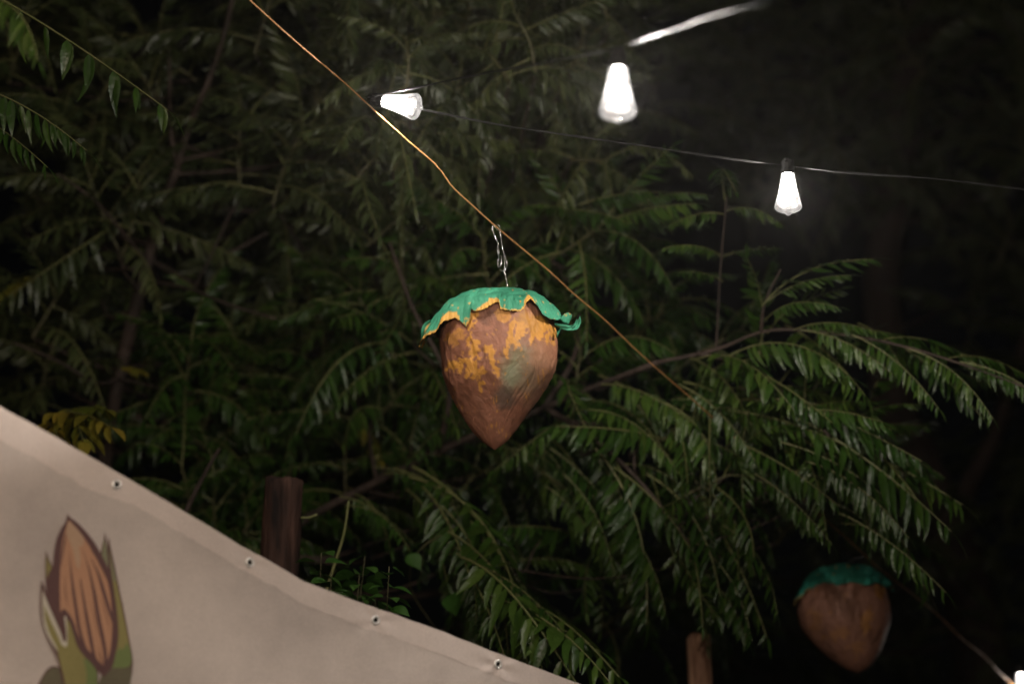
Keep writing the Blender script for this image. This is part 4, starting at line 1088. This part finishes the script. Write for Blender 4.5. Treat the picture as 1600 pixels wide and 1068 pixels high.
# left round leaf and left spike
poly([(215, 1078), (240, 1025), (270, 982), (305, 962), (345, 970), (380, 1140), (190, 1140)], 'dark')
poly([(225, 1078), (248, 1030), (276, 990), (308, 970), (340, 976), (375, 1140), (205, 1140)], 'olive')
poly([(262, 296), (280, 345), (302, 395), (288, 430), (276, 470), (268, 545), (261, 480), (260, 380)], 'dark')
poly([(266, 328), (280, 360), (296, 396), (280, 425), (272, 455), (267, 440), (265, 380)], 'green')
# nut
poly([(388, 82), (374, 130), (345, 178), (322, 238), (308, 310), (301, 390), (284, 425), (272, 470), (268, 545), (295, 640), (335, 740), (368, 815), (420, 850), (480, 905), (545, 975), (600, 1025), (650, 960), (670, 860), (681, 780), (674, 680), (655, 540), (635, 430), (590, 330), (545, 250), (490, 180), (440, 130), (405, 105)], 'dark')
poly([(393, 118), (372, 190), (355, 260), (346, 380), (343, 520), (346, 655), (358, 636), (372, 633), (400, 665), (426, 715), (448, 780), (478, 838), (518, 880), (560, 925), (600, 968), (620, 925), (636, 870), (644, 790), (646, 700), (640, 600), (625, 490), (580, 385), (535, 310), (512, 265), (470, 205), (430, 155)], 'orange')
poly([(385, 180), (366, 240), (352, 330), (349, 400), (360, 330), (374, 250)], 'dark')
poly([(395, 122), (382, 195), (408, 262), (422, 300), (440, 385), (455, 398), (462, 340), (452, 268), (474, 270), (482, 225), (455, 185), (425, 152)], 'tan')
stroke([(398, 298), (404, 380), (418, 500), (438, 640), (458, 760), (500, 880), (560, 960)], 19, 'dark', .1, .9)
stroke([(462, 460), (478, 560), (500, 690), (522, 810), (545, 920), (570, 985)], 20, 'dark', .4, .9)
stroke([(474, 288), (508, 390), (538, 520), (562, 660), (590, 800), (606, 900), (605, 985)], 21, 'dark', .1, .9)
stroke([(524, 342), (565, 430), (598, 540), (628, 640), (652, 710)], 20, 'dark', .2, .8)
stroke([(470, 200), (530, 285), (585, 385), (625, 470), (645, 560)], 16, 'dark', .1, 1)
stroke([(372, 430), (375, 540), (388, 617)], 5, 'dark'); stroke([(528, 580), (548, 700), (567, 790)], 3.5, 'dark'); stroke([(575, 540), (605, 650), (632, 765)], 3.5, 'dark'); stroke([(562, 855), (580, 920), (596, 975)], 6, 'dark')
# left husk
poly([(234, 466), (262, 530), (300, 640), (340, 740), (362, 812), (372, 812), (374, 760), (358, 670), (366, 636), (395, 662), (425, 720), (450, 800), (482, 865), (545, 958), (562, 1005), (562, 1140), (372, 1140), (350, 1010), (325, 915), (290, 848), (254, 768), (234, 680), (229, 580)], 'dark')
poly([(243, 520), (262, 575), (300, 665), (345, 765), (362, 822), (378, 820), (378, 762), (366, 680), (376, 672), (384, 720), (385, 845), (372, 852), (340, 840), (330, 880), (300, 838), (262, 768), (245, 690), (240, 590)], 'pale')
poly([(250, 602), (262, 640), (290, 705), (330, 785), (352, 838), (372, 852), (384, 842), (386, 770), (380, 700), (395, 705), (415, 765), (443, 850), (490, 915), (542, 972), (557, 1015), (557, 1140), (385, 1140), (362, 1020), (337, 920), (325, 860), (285, 780), (256, 690)], 'green')
poly([(478, 925), (500, 925), (542, 972), (557, 1015), (557, 1140), (488, 1140), (496, 1020), (490, 970)], 'green2')
V, F, mi = [], [], []; inks = list(INK); off = .0016
for pts, ink in layers:
    off += .00012
    o_ = len(V); V += [pr(x, y, off) for x, y in pts]
    for t3 in geometry.tessellate_polygon([[Vector((x, y, 0)) for x, y in pts]]):
        F.append(tuple(i + o_ for i in t3)); mi.append(inks.index(ink))
me = mesh_np('printed_hazelnut', V, F, [INK[k] for k in inks], mi, smooth=False)
o = obj('printed_hazelnut', me, cloth_root); o['label'] = 'printed cartoon hazelnut with brown shell and green husk'
print('objects', len(bpy.data.objects))
